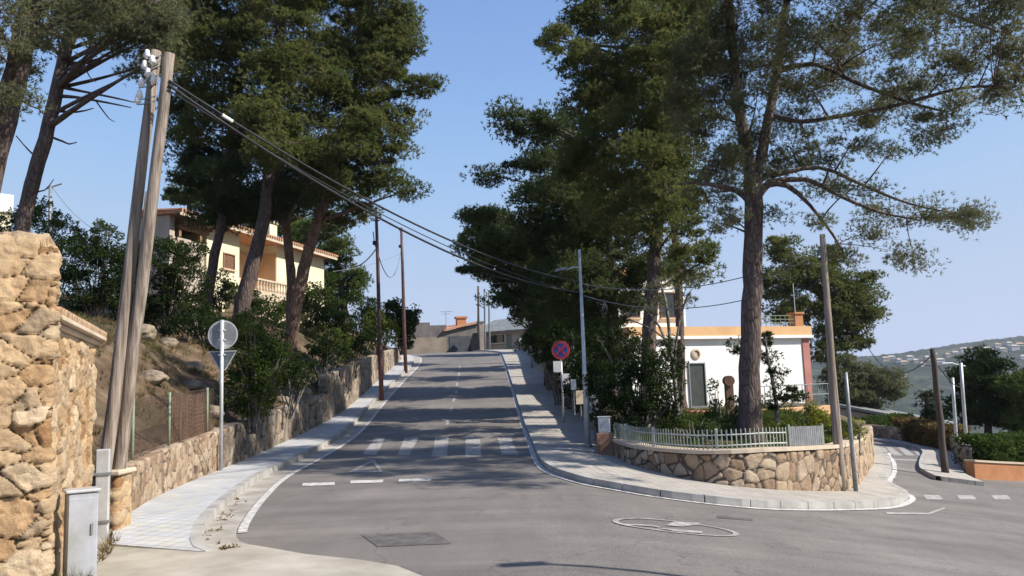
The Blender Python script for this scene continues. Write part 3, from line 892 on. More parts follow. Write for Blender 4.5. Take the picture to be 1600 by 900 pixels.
# ------------------------------------------------------------------ walls
def gz(x, y): return float(G(x, y))
a = stone_wall('stone_wall', wallL1, gz, lambda x, y: float(wtop(y)), .35, M['stone_wall'], cell=.21, flat=.95, relief=.022, res=.035, seed=3)
tagset(a, 'sunlit low stone wall under the wire mesh fence beside the pavement', 'wall')
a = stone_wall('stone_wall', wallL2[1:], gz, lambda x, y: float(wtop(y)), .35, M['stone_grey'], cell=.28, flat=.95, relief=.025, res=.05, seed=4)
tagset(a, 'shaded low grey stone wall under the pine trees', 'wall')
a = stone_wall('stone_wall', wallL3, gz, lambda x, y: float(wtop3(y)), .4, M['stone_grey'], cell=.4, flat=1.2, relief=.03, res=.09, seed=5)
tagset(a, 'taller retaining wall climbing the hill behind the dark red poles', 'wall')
def gatezb(x, y): return 0.0
a = stone_wall('stone_wall', [Vector((-6.1, 6.15)), Vector((-4.24, 7.5))], gatezb, lambda x, y: 3.22, .55, M['stone_near'], cell=.34, flat=1.75, relief=.058, res=.018, seed=8, rough_top=.10, jw=.06, rough=1.7, pits=.22, backres=.1)
tagset(a, 'tall rough golden rubble wall with a jagged top', 'wall')
Bp = thing('gate_pillar_wall', 'lower rubble wall capped with a clay tile coping behind the grey cabinet', 'wall', (-4.9, 9.2, 0))
stone_wall('masonry', [Vector((-4.42, 7.75)), Vector((-5.40, 10.5))], gatezb, lambda x, y: 2.42, .5, M['stone_near'], cell=.31, flat=1.6, relief=.04, res=.02, seed=9, jw=.06, rough=1.7, pits=.22, parent=Bp, backres=.1)
# coping: mouldings and barrel tiles
d = (Vector((-5.40, 10.5)) - Vector((-4.42, 7.75))).normalized(); ang = math.atan2(d.y, d.x); nrm = Vector((d.y, -d.x))
mid = (Vector((-5.40, 10.5)) + Vector((-4.42, 7.75))) / 2 - nrm * .25
cp = MB()
for wdt, z0, h in ((.56, 2.44, .05), (.66, 2.492, .05), (.78, 2.544, .055)):
    cp.box((mid.x, mid.y, z0 + h / 2), (2.95 + (wdt - .5), wdt, h), rz=ang, bev=.012)
cp.build('moulding', M['cream_stone'], Bp)
tl = MB(); nT = 23
for k in range(nT):
    for side in (-1, 1):
        c = mid + d * (-1.6 + 3.2 * k / (nT - 1))
        p0 = c; p1 = c + nrm * side * .38
        pts = [(p0.x, p0.y, 2.675), (p1.x, p1.y, 2.60)]
        tl.tube(pts, [.06, .07], 8)
tl.box((mid.x, mid.y, 2.60), (3.25, .72, .04), rz=ang)
tl.tube([(mid.x - d.x * 1.62, mid.y - d.y * 1.62, 2.70), (mid.x + d.x * 1.62, mid.y + d.y * 1.62, 2.70)], .065, 8)
tl.build('coping_tiles', M['tile_old'], Bp, smooth=False)
# end pillar of the low wall
ep = thing('wall_end_pillar', 'square stone end pillar of the low wall beside the leaning poles', 'pillar', (-5.62, 11.35, 0))
stone_wall('masonry', [Vector((-5.62, 11.02)), Vector((-5.30, 11.02))], gatezb, lambda x, y: .78, .36, M['stone_near'], cell=.26, flat=1.5, relief=.03, res=.03, seed=10, parent=ep)
MB().box((-5.46, 11.2, .83), (.46, .5, .07), bev=.02).build('cap', M['cream_stone'], ep)

# garden wall round the corner
a = stone_wall('garden_wall', wallR1, gz, lambda x, y: float(rtop(x, y)), .32, M['stone_wall'], cell=.30, flat=1.05, relief=.034, res=.03, seed=21, jw=.17)
tagset(a, 'curved crazy stone garden wall under the white picket fence', 'wall')
a = stone_wall('garden_wall', [p for p in wallR2 if p.y < 31][0:], gz, lambda x, y: float(rtop(x, y)) + .02, .32, M['stone_wall'], cell=.30, flat=1.05, relief=.034, res=.04, seed=22, jw=.17)
tagset(a, 'stone garden wall turning back along the side road behind the two corner poles', 'wall')
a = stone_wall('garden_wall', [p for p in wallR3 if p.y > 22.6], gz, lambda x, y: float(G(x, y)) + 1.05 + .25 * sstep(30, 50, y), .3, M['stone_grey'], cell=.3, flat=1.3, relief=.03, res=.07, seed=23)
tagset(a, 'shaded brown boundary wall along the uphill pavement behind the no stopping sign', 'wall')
# wall coping strip on the curved wall
cop = MB()
L = wallR1 + wallR2[1:14]; A_ = offset_line(L, -.05); B_ = offset_line(L, .36); n = len(L)
vs = []
for off in (.04, .115):
    for S_ in (A_, B_): vs += [(p.x, p.y, float(rtop(q.x, q.y)) + off) for p, q in zip(S_, L)]
fs = []
for k in range(n - 1):
    fs += [(2 * n + k, 2 * n + k + 1, 3 * n + k + 1, 3 * n + k), (k, k + 1, 2 * n + k + 1, 2 * n + k), (n + k, n + k + 1, 3 * n + k + 1, 3 * n + k), (k, k + 1, n + k + 1, n + k)]
fs += [(0, n, 3 * n, 2 * n), (n - 1, 2 * n - 1, 4 * n - 1, 3 * n - 1)]
cop.add(vs, fs)
o = cop.build('wall_coping', M['cream_stone']); tagset(o, 'thin pale coping on the curved garden wall', 'coping')

# ------------------------------------------------------------------ picket fence
fl = resample(offset_line(wallR1, .14), .02)
fl = [p for p in fl]
pf = thing('picket_fence', 'low grey white picket fence on the curved stone garden wall', 'fence', (4.9, 17, .4))
def ftop(p): return float(rtop(p.x, p.y)) + .11
pk = MB(); acc = 0; last = None; cnt = 0
endp = len(fl) - 1
span = [p for p in fl if proj((p.x, p.y, ftop(p) + .2))[0] > 952 and proj((p.x, p.y, ftop(p) + .2))[0] < 1229 and p.y < 22.2]
rails = MB()
for h in (.08, .29):
    s_ = span[::12] + [span[-1]]
    rails.tube([(p.x, p.y, ftop(p) + h) for p in s_], .014, 6)
rails.build('rail', M['galv'], pf)
for i_, p in enumerate(span):
    if last is None or (p - last).length > .083:
        t_ = (span[min(i_ + 1, len(span) - 1)] - span[max(i_ - 1, 0)]); a_ = math.atan2(t_.y, t_.x); last = p; cnt += 1
        pk.box((p.x, p.y, ftop(p) + .20 + .006 * math.sin(i_ * 1.7)), (.026, .014, .40), rz=a_ + .03 * math.sin(i_), bev=.004)
pk.build('pickets', nm('weathered_picket_paint', (.20, .23, .185), (.33, .36, .30), 9, .7, .2), pf)
for i_ in range(0, len(span), 95):
    p = span[i_]; MB().box((p.x, p.y + .03, ftop(p) + .2), (.05, .05, .44)).build('post', M['galv'], pf)
span2 = [p for p in resample(offset_line(wallR1[-12:] + wallR2[1:6], .14), .1) if 1230 < proj((p.x, p.y, ftop(p) + .2))[0] < 1286 and p.y > 16.6]
sp = thing('screen_panel', 'solid grey green panel closing the right end of the picket fence', 'panel', (span2[0].x, span2[0].y, ftop(span2[0])))
pm = MB(); a_, b_ = span2[0], span2[-1]; t_ = b_ - a_; an = math.atan2(t_.y, t_.x); nS = int(t_.length / .07)
for k in range(nS):
    q = a_.lerp(b_, (k + .5) / nS); pm.box((q.x, q.y, ftop(q) + .21), (.063, .02, .40), rz=an)
pm.build('slats', M['galv_dark'], sp)
for q in (a_, b_): MB().box((q.x, q.y + .02, ftop(q) + .22), (.05, .05, .46), rz=an).build('post', M['green_post'], sp)

# ------------------------------------------------------------------ wire mesh fence on the left wall
b = NB('rusty_wire_mesh'); v = b.coord('Object')
M['picket'] = nm('weathered_picket_paint', (.40, .40, .38), (.56, .56, .53), 9, .7, .2)
M['mesh'] = nm('rusty_wire', (.10, .06, .045), (.19, .12, .09), 5, .8, 0)
mf = thing('wire_mesh_fence', 'green posts with brown wire mesh on the sunlit stone wall', 'fence', (-6.4, 15, .8))
line = [p + Vector((-.17, 0)) for p in wallL1]
for (px_, py_) in ((170, 700), (209, 690), (263, 678), (321, 660)):
    best = min(line, key=lambda p: abs(proj((p.x, p.y, float(wtop(p.y))))[0] - px_))
    z0 = float(wtop(best.y))
    MB().tube([(best.x, best.y, z0 - .1), (best.x, best.y, z0 + 1.02)], .028, 8).build('post', M['green_post'], mf, smooth=True)
wm = MB(); Lf = [p for p in resample(line, .085) if p.y > 11.6]
hh = .95; kx = 1
def meshpt(i_, u): p = Lf[i_]; return (p.x, p.y, float(wtop(p.y)) + .04 + u * hh)
nn = len(Lf); st = 11
for k in range(-st, nn):
    for sgn in (1, -1):
        pts = []
        for j in range(st + 1):
            q = k + (j if sgn > 0 else st - j)
            if 0 <= q < nn: pts.append(meshpt(q, j / st))
        if len(pts) > 1: wm.tube([pts[0], pts[-1]], .0028, 3, cap=False)
for u in (0, .5, 1): wm.tube([meshpt(i_, u) for i_ in range(0, nn, 6)], .004, 3, cap=False)
wm.build('wire_mesh', M['mesh'], mf)
rs = MB(); Lr = resample(line, .6)
# thin brown slats added behind the far mesh, standing in for background shade
Ls = [p for p in resample([p + Vector((-.06, 0)) for p in line], .06) if 15.9 < p.y < 19.0]
prr = random.Random(4)
for p in Ls:
    z0 = float(wtop(p.y)); rs.box((p.x + prr.uniform(-.008, .008), p.y, z0 + .46 + prr.uniform(-.02, .02)), (.010, .020, .9), rz=prr.uniform(-.1, .1))
rs.build('shade_slats', M['shade_slat'], mf)

# ------------------------------------------------------------------ facade helper
class Facade:
    def __init__(s, A, B): s.A = Vector(A); s.B = Vector(B); s.u = (s.B - s.A).normalized(); s.n = Vector((s.u.y, -s.u.x)); s.ang = math.atan2(s.u.y, s.u.x)
    def at(s, px, py, d=0):
        r = ray(px, py); A = s.A + s.n * d
        t = (A.x * s.n.x + A.y * s.n.y) / (r.x * s.n.x + r.y * s.n.y)
        p = CP + r * t; return ((p.x - A.x) * s.u.x + (p.y - A.y) * s.u.y, p.z)
    def w(s, u, d, z): q = s.A + s.u * u + s.n * d; return (q.x, q.y, z)
    def box(s, mb, u0, u1, d0, d1, z0, z1, bev=0):
        c = s.w((u0 + u1) / 2, (d0 + d1) / 2, (z0 + z1) / 2)
        return mb.box(c, (abs(u1 - u0), abs(d1 - d0), abs(z1 - z0)), rz=s.ang, bev=bev)

def window(fc, parent, u0, u1, z0, z1, mat='glass', d=0, fr='white_metal', name='window', bars=1, shutters=None):
    f = MB(); t = .06
    for a_, b_, c_, e_ in ((u0 - t, u0, z0 - t, z1 + t), (u1, u1 + t, z0 - t, z1 + t), (u0, u1, z1, z1 + t), (u0, u1, z0 - t, z0)): fc.box(f, a_, b_, d - .02, d + .07, c_, e_)
    o = f.build(name, M[fr], parent)
    g = MB(); fc.box(g, u0, u1, d - .02, d + .012, z0, z1); g.build('pane', M[mat], o)
    s_ = MB(); fc.box(s_, u0 - .12, u1 + .12, d - .02, d + .14, z0 - t - .07, z0 - t - .003); s_.build('sill', M['cream_stone'], o)
    return o

def barrel_roof(mb, fc, u0, u1, d0, z0, d1, z1, step=.26, r=.085):
    """rows of barrel tiles running from eave (d0,z0) to ridge (d1,z1)"""
    n = int((u1 - u0) / step)
    for k in range(n + 1):
        u = u0 + (u1 - u0) * k / n; mb.tube([fc.w(u, d0, z0), fc.w(u, d1, z1)], r, 6)

# ------------------------------------------------------------------ cream house on the hillside
fc = Facade((-17.75, 42), (-13.3, 58))
H1 = thing('house', 'cream house with orange tiled roof on the wooded hillside', 'house', (-17.75, 42, 5.5))
uE = fc.at(506, 405)[0]; zE = 11.35; zG = 4.5
u1 = fc.at(323, 380)[0]; u2 = fc.at(374, 400)[0]; u3 = fc.at(432, 420)[0]
mb = MB()
fc.box(mb, u1, u2, -2.1, 0, zG, zE)
fc.box(mb, u3, uE, -2.1, 0, zG, zE)
fc.box(mb, u2 - .01, u3 + .01, -2.05, -1.7, zG, zE - .003)
fc.box(mb, u2 - .01, u3 + .01, -1.71, -.02, zG, fc.at(400, 452)[1])
mb.build('wall', M['cream'], H1)
mb = MB(); fc.box(mb, u2 + .01, u3 - .01, -1.68, -1.6, fc.at(400, 452)[1] + .01, zE - .6); fc.box(mb, u3 - .03, u3 - .006, -1.6, -.06, fc.at(400, 452)[1], zE - .5)
mb.build('porch_wall', M['peach'], H1)
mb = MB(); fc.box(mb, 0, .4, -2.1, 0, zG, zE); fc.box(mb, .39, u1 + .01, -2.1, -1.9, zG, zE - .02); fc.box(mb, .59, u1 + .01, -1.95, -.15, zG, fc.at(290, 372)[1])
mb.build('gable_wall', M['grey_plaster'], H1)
mb = MB()
for k in range(7):
    uu = .9 + (u1 - .9) * k / 6; fc.box(mb, uu - .07, uu + .07, -1.9, .35, zE - .42, zE - .22)
fc.box(mb, .6, u1, .0, .16, zE - .62, zE - .43); fc.box(mb, .65, .83, -.1, .08, fc.at(290, 372)[1], zE - .62); fc.box(mb, 2.4, 2.58, -.1, .08, fc.at(290, 372)[1], zE - .62)
mb.build('porch_beam', M['wood_brown'], H1)
mb = MB(); fc.box(mb, -.2, uE + .5, -2.25, .75, zE + .02, zE + .14)
rf = mb.build('roof', M['tile'], H1)
mb = MB()
barrel_roof(mb, fc, -.15, uE + .4, .9, zE + .18, -2.25, zE + .36)
mb.build('roof_tiles', M['tile'], rf)
mb = MB(); fc.box(mb, -.2, uE + .5, .76, .80, zE - .1, zE + .18); mb.build('fascia', M['cream_stone'], rf)
cu, cz = fc.at(421, 350, -1.5)
mb = MB(); fc.box(mb, cu - .45, cu + .45, -1.9, -1.2, zE, cz); fc.box(mb, cu - .55, cu + .55, -2.0, -1.1, cz, cz + .12); mb.build('chimney', M['cream'], rf)
w0 = fc.at(349, 396); w1 = fc.at(365, 421)
window(fc, H1, w0[0], w1[0], w1[1], w0[1], 'shutter', 0, 'wood_brown')
pw = fc.at(418, 420, -1.6); window(fc, H1, pw[0] - .5, pw[0] + .4, pw[1] - 1.9, pw[1] + .5, 'shutter', -1.59, 'wood_brown', name='door')
t0 = fc.at(404, 470, 2.2); t1 = fc.at(450, 470, 2.2); tz = fc.at(420, 456, 2.2)[1]
mb = MB(); fc.box(mb, t0[0], t1[0] + 3, 0.02, 2.2, zG - .5, tz); mb.build('terrace', M['cream_stone'], H1)
mb = MB()
for k in range(16):
    uu = t0[0] + .15 + k * .3; mb.lathe(fc.w(uu, 2.05, tz), [(.05, 0), (.085, .12), (.045, .35), (.07, .55), (.06, .6)], 6)
fc.box(mb, t0[0], t0[0] + 5, 1.95, 2.15, tz + .6, tz + .7); mb.build('balustrade', M['cream_stone'], H1)

# pale house at the far left edge
f2 = Facade((-29.5, 34), (-24.45, 40)); H2 = thing('house', 'pale yellow house corner with roof terrace at the left edge of the picture', 'house', (-29.5, 34, 6))
mb = MB(); zt2 = fc and 1.77 + (630 - 300) / 1280 * 40; f2.box(mb, -2, 7.5, -8, 0, 4, zt2 - .9)
mb.build('wall', M['cream'], H2)
mb = MB(); f2.box(mb, -2, 7.55, -.05, .12, zt2 - .9, zt2); f2.box(mb, 7.4, 7.57, -8, -.05, zt2 - .9, zt2); f2.box(mb, 5.3, 5.6, -.3, -.06, zt2, zt2 + 1.2); f2.box(mb, 6.6, 6.9, -.3, -.06, zt2, zt2 + 1.2); f2.box(mb, 5.3, 6.9, -.3, -.06, zt2 + 1.2, zt2 + 1.45)
mb.build('parapet', M['white_plaster'], H2)
window(f2, H2, 3.5, 4.7, zt2 - 3.2, zt2 - 1.6)

# ------------------------------------------------------------------ white house in the garden
BX = P(1262, 560, 41); ud = Vector((.92, .39)).normalized()
A0 = Vector((BX.x, BX.y)) - ud * 10.2
f3 = Facade(A0, (BX.x, BX.y)); H3 = thing('house', 'white house with orange parapet band and dusty red corner in the garden', 'house', (A0.x, A0.y, .4))
zb_ = .1; zp = f3.at(1256, 510)[1]; zc_ = f3.at(1256, 529)[1]
mb = MB(); f3.box(mb, 0, 9.9, -5, 0, zb_, zc_); mb.build('wall', M['white_plaster'], H3)
mb = MB(); f3.box(mb, 9.9, 10.32, -5, .06, zb_, zc_); mb.build('corner_band', M['pink_plaster'], H3)
mb = MB(); f3.box(mb, -.1, 10.45, -5.1, .16, zc_ + .16, zp); mb.build('parapet', M['orange_plaster'], H3)
mb = MB(); f3.box(mb, -.16, 10.5, -5.15, .24, zc_ + .003, zc_ + .157, bev=.03); mb.build('cornice', M['white_plaster'], H3)
d0 = f3.at(1076, 569); d1 = f3.at(1103, 634)
dd = window(f3, H3, d0[0], d1[0], max(d1[1], .5), d0[1], 'door_dark', 0, 'galv_dark', name='door')
oc = f3.at(1087, 553)
mb = MB(); R_ = Matrix.Rotation(f3.ang, 3, 'Z') @ Matrix.Rotation(math.pi / 2, 3, 'X')
mb.lathe(f3.w(oc[0], .0, oc[1]), [(.26, 0), (.26, .05), (.17, .08), (.17, .02)], 20, R_); mb.build('round_plaque', M['cream_stone'], H3)
mb = MB(); f3.box(mb, -.0 + .05, 4.5, -5.0, -2.0, zp + .003, 7.0); mb.build('upper_storey', M['white_plaster'], H3)
mb = MB(); f3.box(mb, -.2, 4.8, -5.2, -1.8, 7.003, 7.14); barrel_roof(mb, f3, -.1, 4.7, -1.75, 7.2, -5.1, 7.6); mb.build('upper_roof', M['tile'], H3)
window(f3, H3, 3.1, 3.9, 4.95, 6.1, 'glass', -2.0, 'shutter')
window(f3, H3, 1.0, 1.8, 4.95, 6.1, 'glass', -2.0, 'shutter')
r0 = f3.at(1182, 495)[0]; mb = MB()
for z_ in (.18, .36, .54): mb.tube([f3.w(r0, -.05, zp + z_), f3.w(9.6, -.05, zp + z_)], .018, 6)
for k in range(9): uu = r0 + (9.6 - r0) * k / 8; mb.tube([f3.w(uu, -.05, zp), f3.w(uu, -.05, zp + .56)], .02, 6)
mb.build('railing', M['green_post'], H3)
mb = MB(); f3.box(mb, 9.6, 10.1, -.5, 0, zp + .003, zp + .62); f3.box(mb, 9.54, 10.16, -.56, .06, zp + .62, zp + .72); mb.build('chimney', M['brick_orange'], H3)
an = f3.w(9.9, -.3, zp + .7); mb = MB(); mb.tube([an, (an[0], an[1], an[2] + 1.5)], .022, 6); mb.build('antenna', M['galv'], H3)

# orange garden wall with a railing before the white house
f4 = Facade(P(1190, 660, 31)[:2], P(1312, 660, 33)[:2]); H4 = thing('terrace_wall', 'orange rendered terrace wall with a dark railing below the white house', 'wall', (f4.A.x, f4.A.y, .3))
zt4 = f4.at(1250, 636)[1]; L4 = (f4.B - f4.A).length
mb = MB(); f4.box(mb, 0, L4, -.25, 0, -.9, zt4, bev=.02); mb.build('wall', M['orange_plaster'], H4)
mb = MB()
for k in range(15): uu = .1 + (L4 - .2) * k / 14; mb.tube([f4.w(uu, -.12, zt4), f4.w(uu, -.12, zt4 + .85)], .016, 6)
for z_ in (.45, .85): mb.tube([f4.w(.1, -.12, zt4 + z_), f4.w(L4 - .1, -.12, zt4 + z_)], .02, 6)
mb.build('railing', M['galv_dark'], H4)
# brick gate pillar with a rounded top
M['dbrick'] = nm('dark_garden_brick', (.13, .075, .05), (.20, .12, .085), 9, .9, .4)
q = P(1141, 640, 27); gpz = garden_z(np.array([q.x]), np.array([q.y]))[0]
gp_ = thing('brick_pillar', 'slim brick pillar with a rounded hood left of the big pine trunk', 'pillar', (q.x, q.y, gpz))
mb = MB(); mb.box((q.x, q.y, gpz + .6), (.24, .24, 1.3)); mb.build('shaft', M['dbrick'], gp_)
mb = MB(); mb.lathe((q.x, q.y - .17, gpz + 1.25), [(.17, 0), (.17, .30)], 14, Matrix.Rotation(-math.pi / 2, 3, 'X')); mb.build('hood', M['dbrick'], gp_)
# terracotta planters
pts_ = [P(x_, 646, 30) for x_ in (1078, 1087, 1096, 1105)]
proto = None
for i_, (q, lb) in enumerate(zip(pts_, ('leftmost terracotta pot under the dark door of the white house', 'second terracotta pot from the left under the dark door', 'third terracotta pot from the left under the dark door', 'rightmost terracotta pot under the dark door of the white house'))):
    if proto is None:
        mb = MB(); mb.lathe((q.x, q.y, q.z - .25), [(.09, 0), (.15, .3), (.17, .3), (.17, .36), (.13, .36), (.12, .3)], 12); proto = mb.build('flower_pot', M['tile']); o = proto; px0 = q
    else:
        o = proto.copy(); COL.objects.link(o); o.location = proto.location + (q - px0)
    tagset(o, lb, 'flower pot', 'terracotta pots on the garden bank')
pb_ = MB(); a_ = pts_[0]; b_ = pts_[-1]; pb_.box(((a_.x + b_.x) / 2, (a_.y + b_.y) / 2, a_.z - .25 - .45), ((b_ - a_).length + .6, .5, .9), bev=.02)
tagset(pb_.build('planter_ledge', M['cream_stone']), 'pale masonry ledge carrying the terracotta pots', 'ledge')

# ------------------------------------------------------------------ buildings at the crest
YC = 84.
f5 = Facade(P(618, 545, 83)[:2], P(698, 545, YC)[:2]); C1 = thing('retaining_wall', 'stepped retaining wall of beige stone with a dark upper band at the crest', 'wall', (f5.A.x, f5.A.y, 5.5))
um = f5.at(672, 520)[0]; L5 = (f5.B - f5.A).length; z1 = f5.at(660, 504)[1]; z2 = f5.at(690, 508)[1]; zm = f5.at(670, 527)[1]
mb = MB(); f5.box(mb, 0, L5, -.4, 0, 4.5, zm); mb.build('base', nm('weathered_beige_render', (.20, .165, .13), (.29, .24, .19), .8, .9, .3), C1)
mb = MB(); f5.box(mb, 0, um, -.4, -.02, zm + .003, z1); f5.box(mb, um + .003, L5, -.4, -.02, zm + .003, z2); mb.build('upper_band', M['grey_wall'], C1)
f6 = Facade(P(698, 545, YC)[:2], P(752, 545, YC + 1)[:2]); C2 = thing('garage', 'dark garage with an orange tiled roof at the top of the road', 'garage', (f6.A.x, f6.A.y, 5.5))
L6 = (f6.B - f6.A).length; ze = f6.at(702, 517)[1]; zr = f6.at(748, 504)[1]
mb = MB(); 
vs = [f6.w(0, 0, 4.5), f6.w(L6, 0, 4.5), f6.w(L6, 0, zr), f6.w(0, 0, ze)]; vb = [f6.w(0, -6, 4.5), f6.w(L6, -6, 4.5), f6.w(L6, -6, zr), f6.w(0, -6, ze)]
mb.add(vs + vb, [(0, 1, 2, 3), (7, 6, 5, 4), (0, 4, 5, 1), (1, 5, 6, 2), (2, 6, 7, 3), (3, 7, 4, 0)]); mb.build('wall', M['grey_wall'], C2)
g1 = f6.at(735, 522); mb = MB(); f6.box(mb, .3, g1[0], .003, .06, 5.0, g1[1] - .2); mb.build('door', M['garage'], C2)
mb = MB(); zz0, zz1 = ze, zr
vs = [f6.w(-.3, .35, ze - .05), f6.w(L6, .35, zr), f6.w(L6, -6.4, zr + .35), f6.w(-.3, -6.4, ze + .7)]
vs2 = [(x, y, z + .14) for x, y, z in vs]; mb.add(vs + vs2, [(3, 2, 1, 0), (4, 5, 6, 7), (0, 1, 5, 4), (1, 2, 6, 5), (2, 3, 7, 6), (3, 0, 4, 7)])
rfo = mb.build('roof', M['tile'], C2)
mb = MB(); c_ = f6.at(720, 495, -4); f6.box(mb, c_[0] - .5, c_[0] + .5, -4.4, -3.6, ze, c_[1] - .2); f6.box(mb, c_[0] - .62, c_[0] + .62, -4.5, -3.5, c_[1] - .2, c_[1]); mb.build('chimney', M['brick_orange'], rfo)
f7 = Facade(P(752, 545, YC + 1)[:2], P(830, 545, YC - 2)[:2]); C3 = thing('bungalow', 'low house with a plain grey roof at the top of the road', 'house', (f7.A.x, f7.A.y, 5.5))
L7 = (f7.B - f7.A).length; z1 = f7.at(780, 519)[1]; z2 = f7.at(780, 504)[1]
mb = MB(); f7.box(mb, 0, L7, -7, 0, 4.5, z1); mb.build('wall', M['grey_plaster'], C3)
mb = MB(); vs = [f7.w(-.5, .6, z1 - .05), f7.w(L7 + .5, .6, z1 - .05), f7.w(L7 + .5, -3.5, z2 + .5), f7.w(-.5, -3.5, z2 + .5), f7.w(L7 + .5, -7.6, z1 - .05), f7.w(-.5, -7.6, z1 - .05)]
vs2 = [(x, y, z + .15) for x, y, z in vs]
mb.add(vs + vs2, [(3, 2, 1, 0), (5, 4, 2, 3), (6, 7, 8, 9), (9, 8, 10, 11), (0, 1, 7, 6), (4, 5, 11, 10), (1, 2, 8, 7), (2, 4, 10, 8), (5, 3, 9, 11), (3, 0, 6, 9)]); mb.build('roof', M['slate'], C3)
a_ = f7.at(766, 524); c_ = f7.at(789, 535); window(f7, C3, a_[0], c_[0], c_[1], a_[1])
a_ = f7.at(793, 524); c_ = f7.at(799, 546); window(f7, C3, a_[0], c_[0], 5.7, a_[1], 'green_post', 0, 'galv_dark', name='door')
q = P(752, 545, YC - 1); mb = MB(); mb.box((q.x, q.y, 6.9), (.7, .7, 3.0), bev=.03); mb.box((q.x, q.y, 8.46), (.85, .85, .12)); tagset(mb.build('gate_pillar', M['grey_plaster']), 'beige gate pillar between garage and grey roofed house', 'pillar')
q = P(697, 505, 88); mb = MB(); mb.tube([q - Vector((0, 0, 2.5)), q + Vector((0, 0, 1.3))], .03, 6)
for z_, hw in ((1.25, .7), (1.0, .45)): mb.tube([q + Vector((-hw, 0, z_)), q + Vector((hw, 0, z_))], .02, 5)
for k in range(5): mb.tube([q + Vector((-.6 + .3 * k, -.25, 1.25)), q + Vector((-.6 + .3 * k, .25, 1.25))], .012, 4)
tagset(mb.build('tv_antenna', M['galv_dark']), 'thin television aerial above the retaining wall at the crest', 'antenna')
# white slanted stay at the right of the crest
mb = MB(); mb.tube([P(809, 536, 78), P(818, 522, 78)], .09, 6); tagset(mb.build('barrier_arm', M['white_metal']), 'short white slanted post before the grey roofed house', 'barrier')

# low grey roofed house below the side road
q = P(1362, 640, 62); f8 = Facade((q.x - 2, q.y + 2), (q.x + 7, q.y - 3)); C4 = thing('house', 'low house with sloping grey roof below the side road', 'house', (q.x, q.y, -3))
zt8 = P(1362, 634, 62).z; ze8 = P(1438, 668, 62).z
mb = MB(); f8.box(mb, .4, 7.6, -5, 0, -9, ze8 - .1); mb.add([f8.w(.4, 0, ze8 - .1), f8.w(7.6, 0, ze8 - .1), f8.w(.4, 0, zt8 - .2), f8.w(.4, -5, ze8 - .1), f8.w(7.6, -5, ze8 - .1), f8.w(.4, -5, zt8 - .2)], [(0, 1, 2), (5, 4, 3), (0, 2, 5, 3)]); mb.build('wall', M['grey_plaster'], C4)
mb = MB(); vs = [f8.w(0, .4, zt8), f8.w(8.2, .4, ze8 - .1), f8.w(8.2, -5.4, ze8 - .1), f8.w(0, -5.4, zt8)]; vs2 = [(x, y, z + .22) for x, y, z in vs]
mb.add(vs + vs2, [(3, 2, 1, 0), (4, 5, 6, 7), (0, 1, 5, 4), (1, 2, 6, 5), (2, 3, 7, 6), (3, 0, 4, 7)]); mb.build('roof', M['slate'], C4)

# ------------------------------------------------------------------ side road: dark wall, brick wall, hedge
dl = offset_line(sw, -1.15)
a = stone_wall('boundary_wall', [p for p in dl if p.y > 26.6][::-1], gz, lambda x, y: float(G(x, y)) + .85, -.25 * -1, M['stone_grey'], cell=.4, flat=1.5, relief=.015, res=.09, seed=31)
tagset(a, 'low shaded wall curving along the side road pavement', 'wall')
f9 = Facade((13.95, 25.6), (27, 31.2)); H9 = thing('brick_wall', 'low orange brick wall under the clipped hedge', 'wall', (13.3, 25.3, -1.6))
L9 = (f9.B - f9.A).length; mb = MB()
nseg = 12
def slopewall(lo, hi, d0_, d1_):
    mb = MB(); vs = []
    for k in range(nseg + 1):
        u_ = L9 * k / nseg; p_ = f9.w(u_, 0, 0); g_ = float(G(p_[0], p_[1]))
        vs += [f9.w(u_, d0_, g_ + lo), f9.w(u_, d1_, g_ + lo), f9.w(u_, d1_, g_ + hi), f9.w(u_, d0_, g_ + hi)]
    fs = [(4 * k + a_, 4 * k + (a_ + 1) % 4, 4 * k + 4 + (a_ + 1) % 4, 4 * k + 4 + a_) for k in range(nseg) for a_ in range(4)] + [(3, 2, 1, 0), (4 * nseg, 4 * nseg + 1, 4 * nseg + 2, 4 * nseg + 3)]
    return mb.add(vs, fs)
slopewall(-.6, .52, -.3, 0).build('wall', M['brick_orange'], H9)
slopewall(.523, .58, -.34, .04).build('coping', M['cream_stone'], H9)
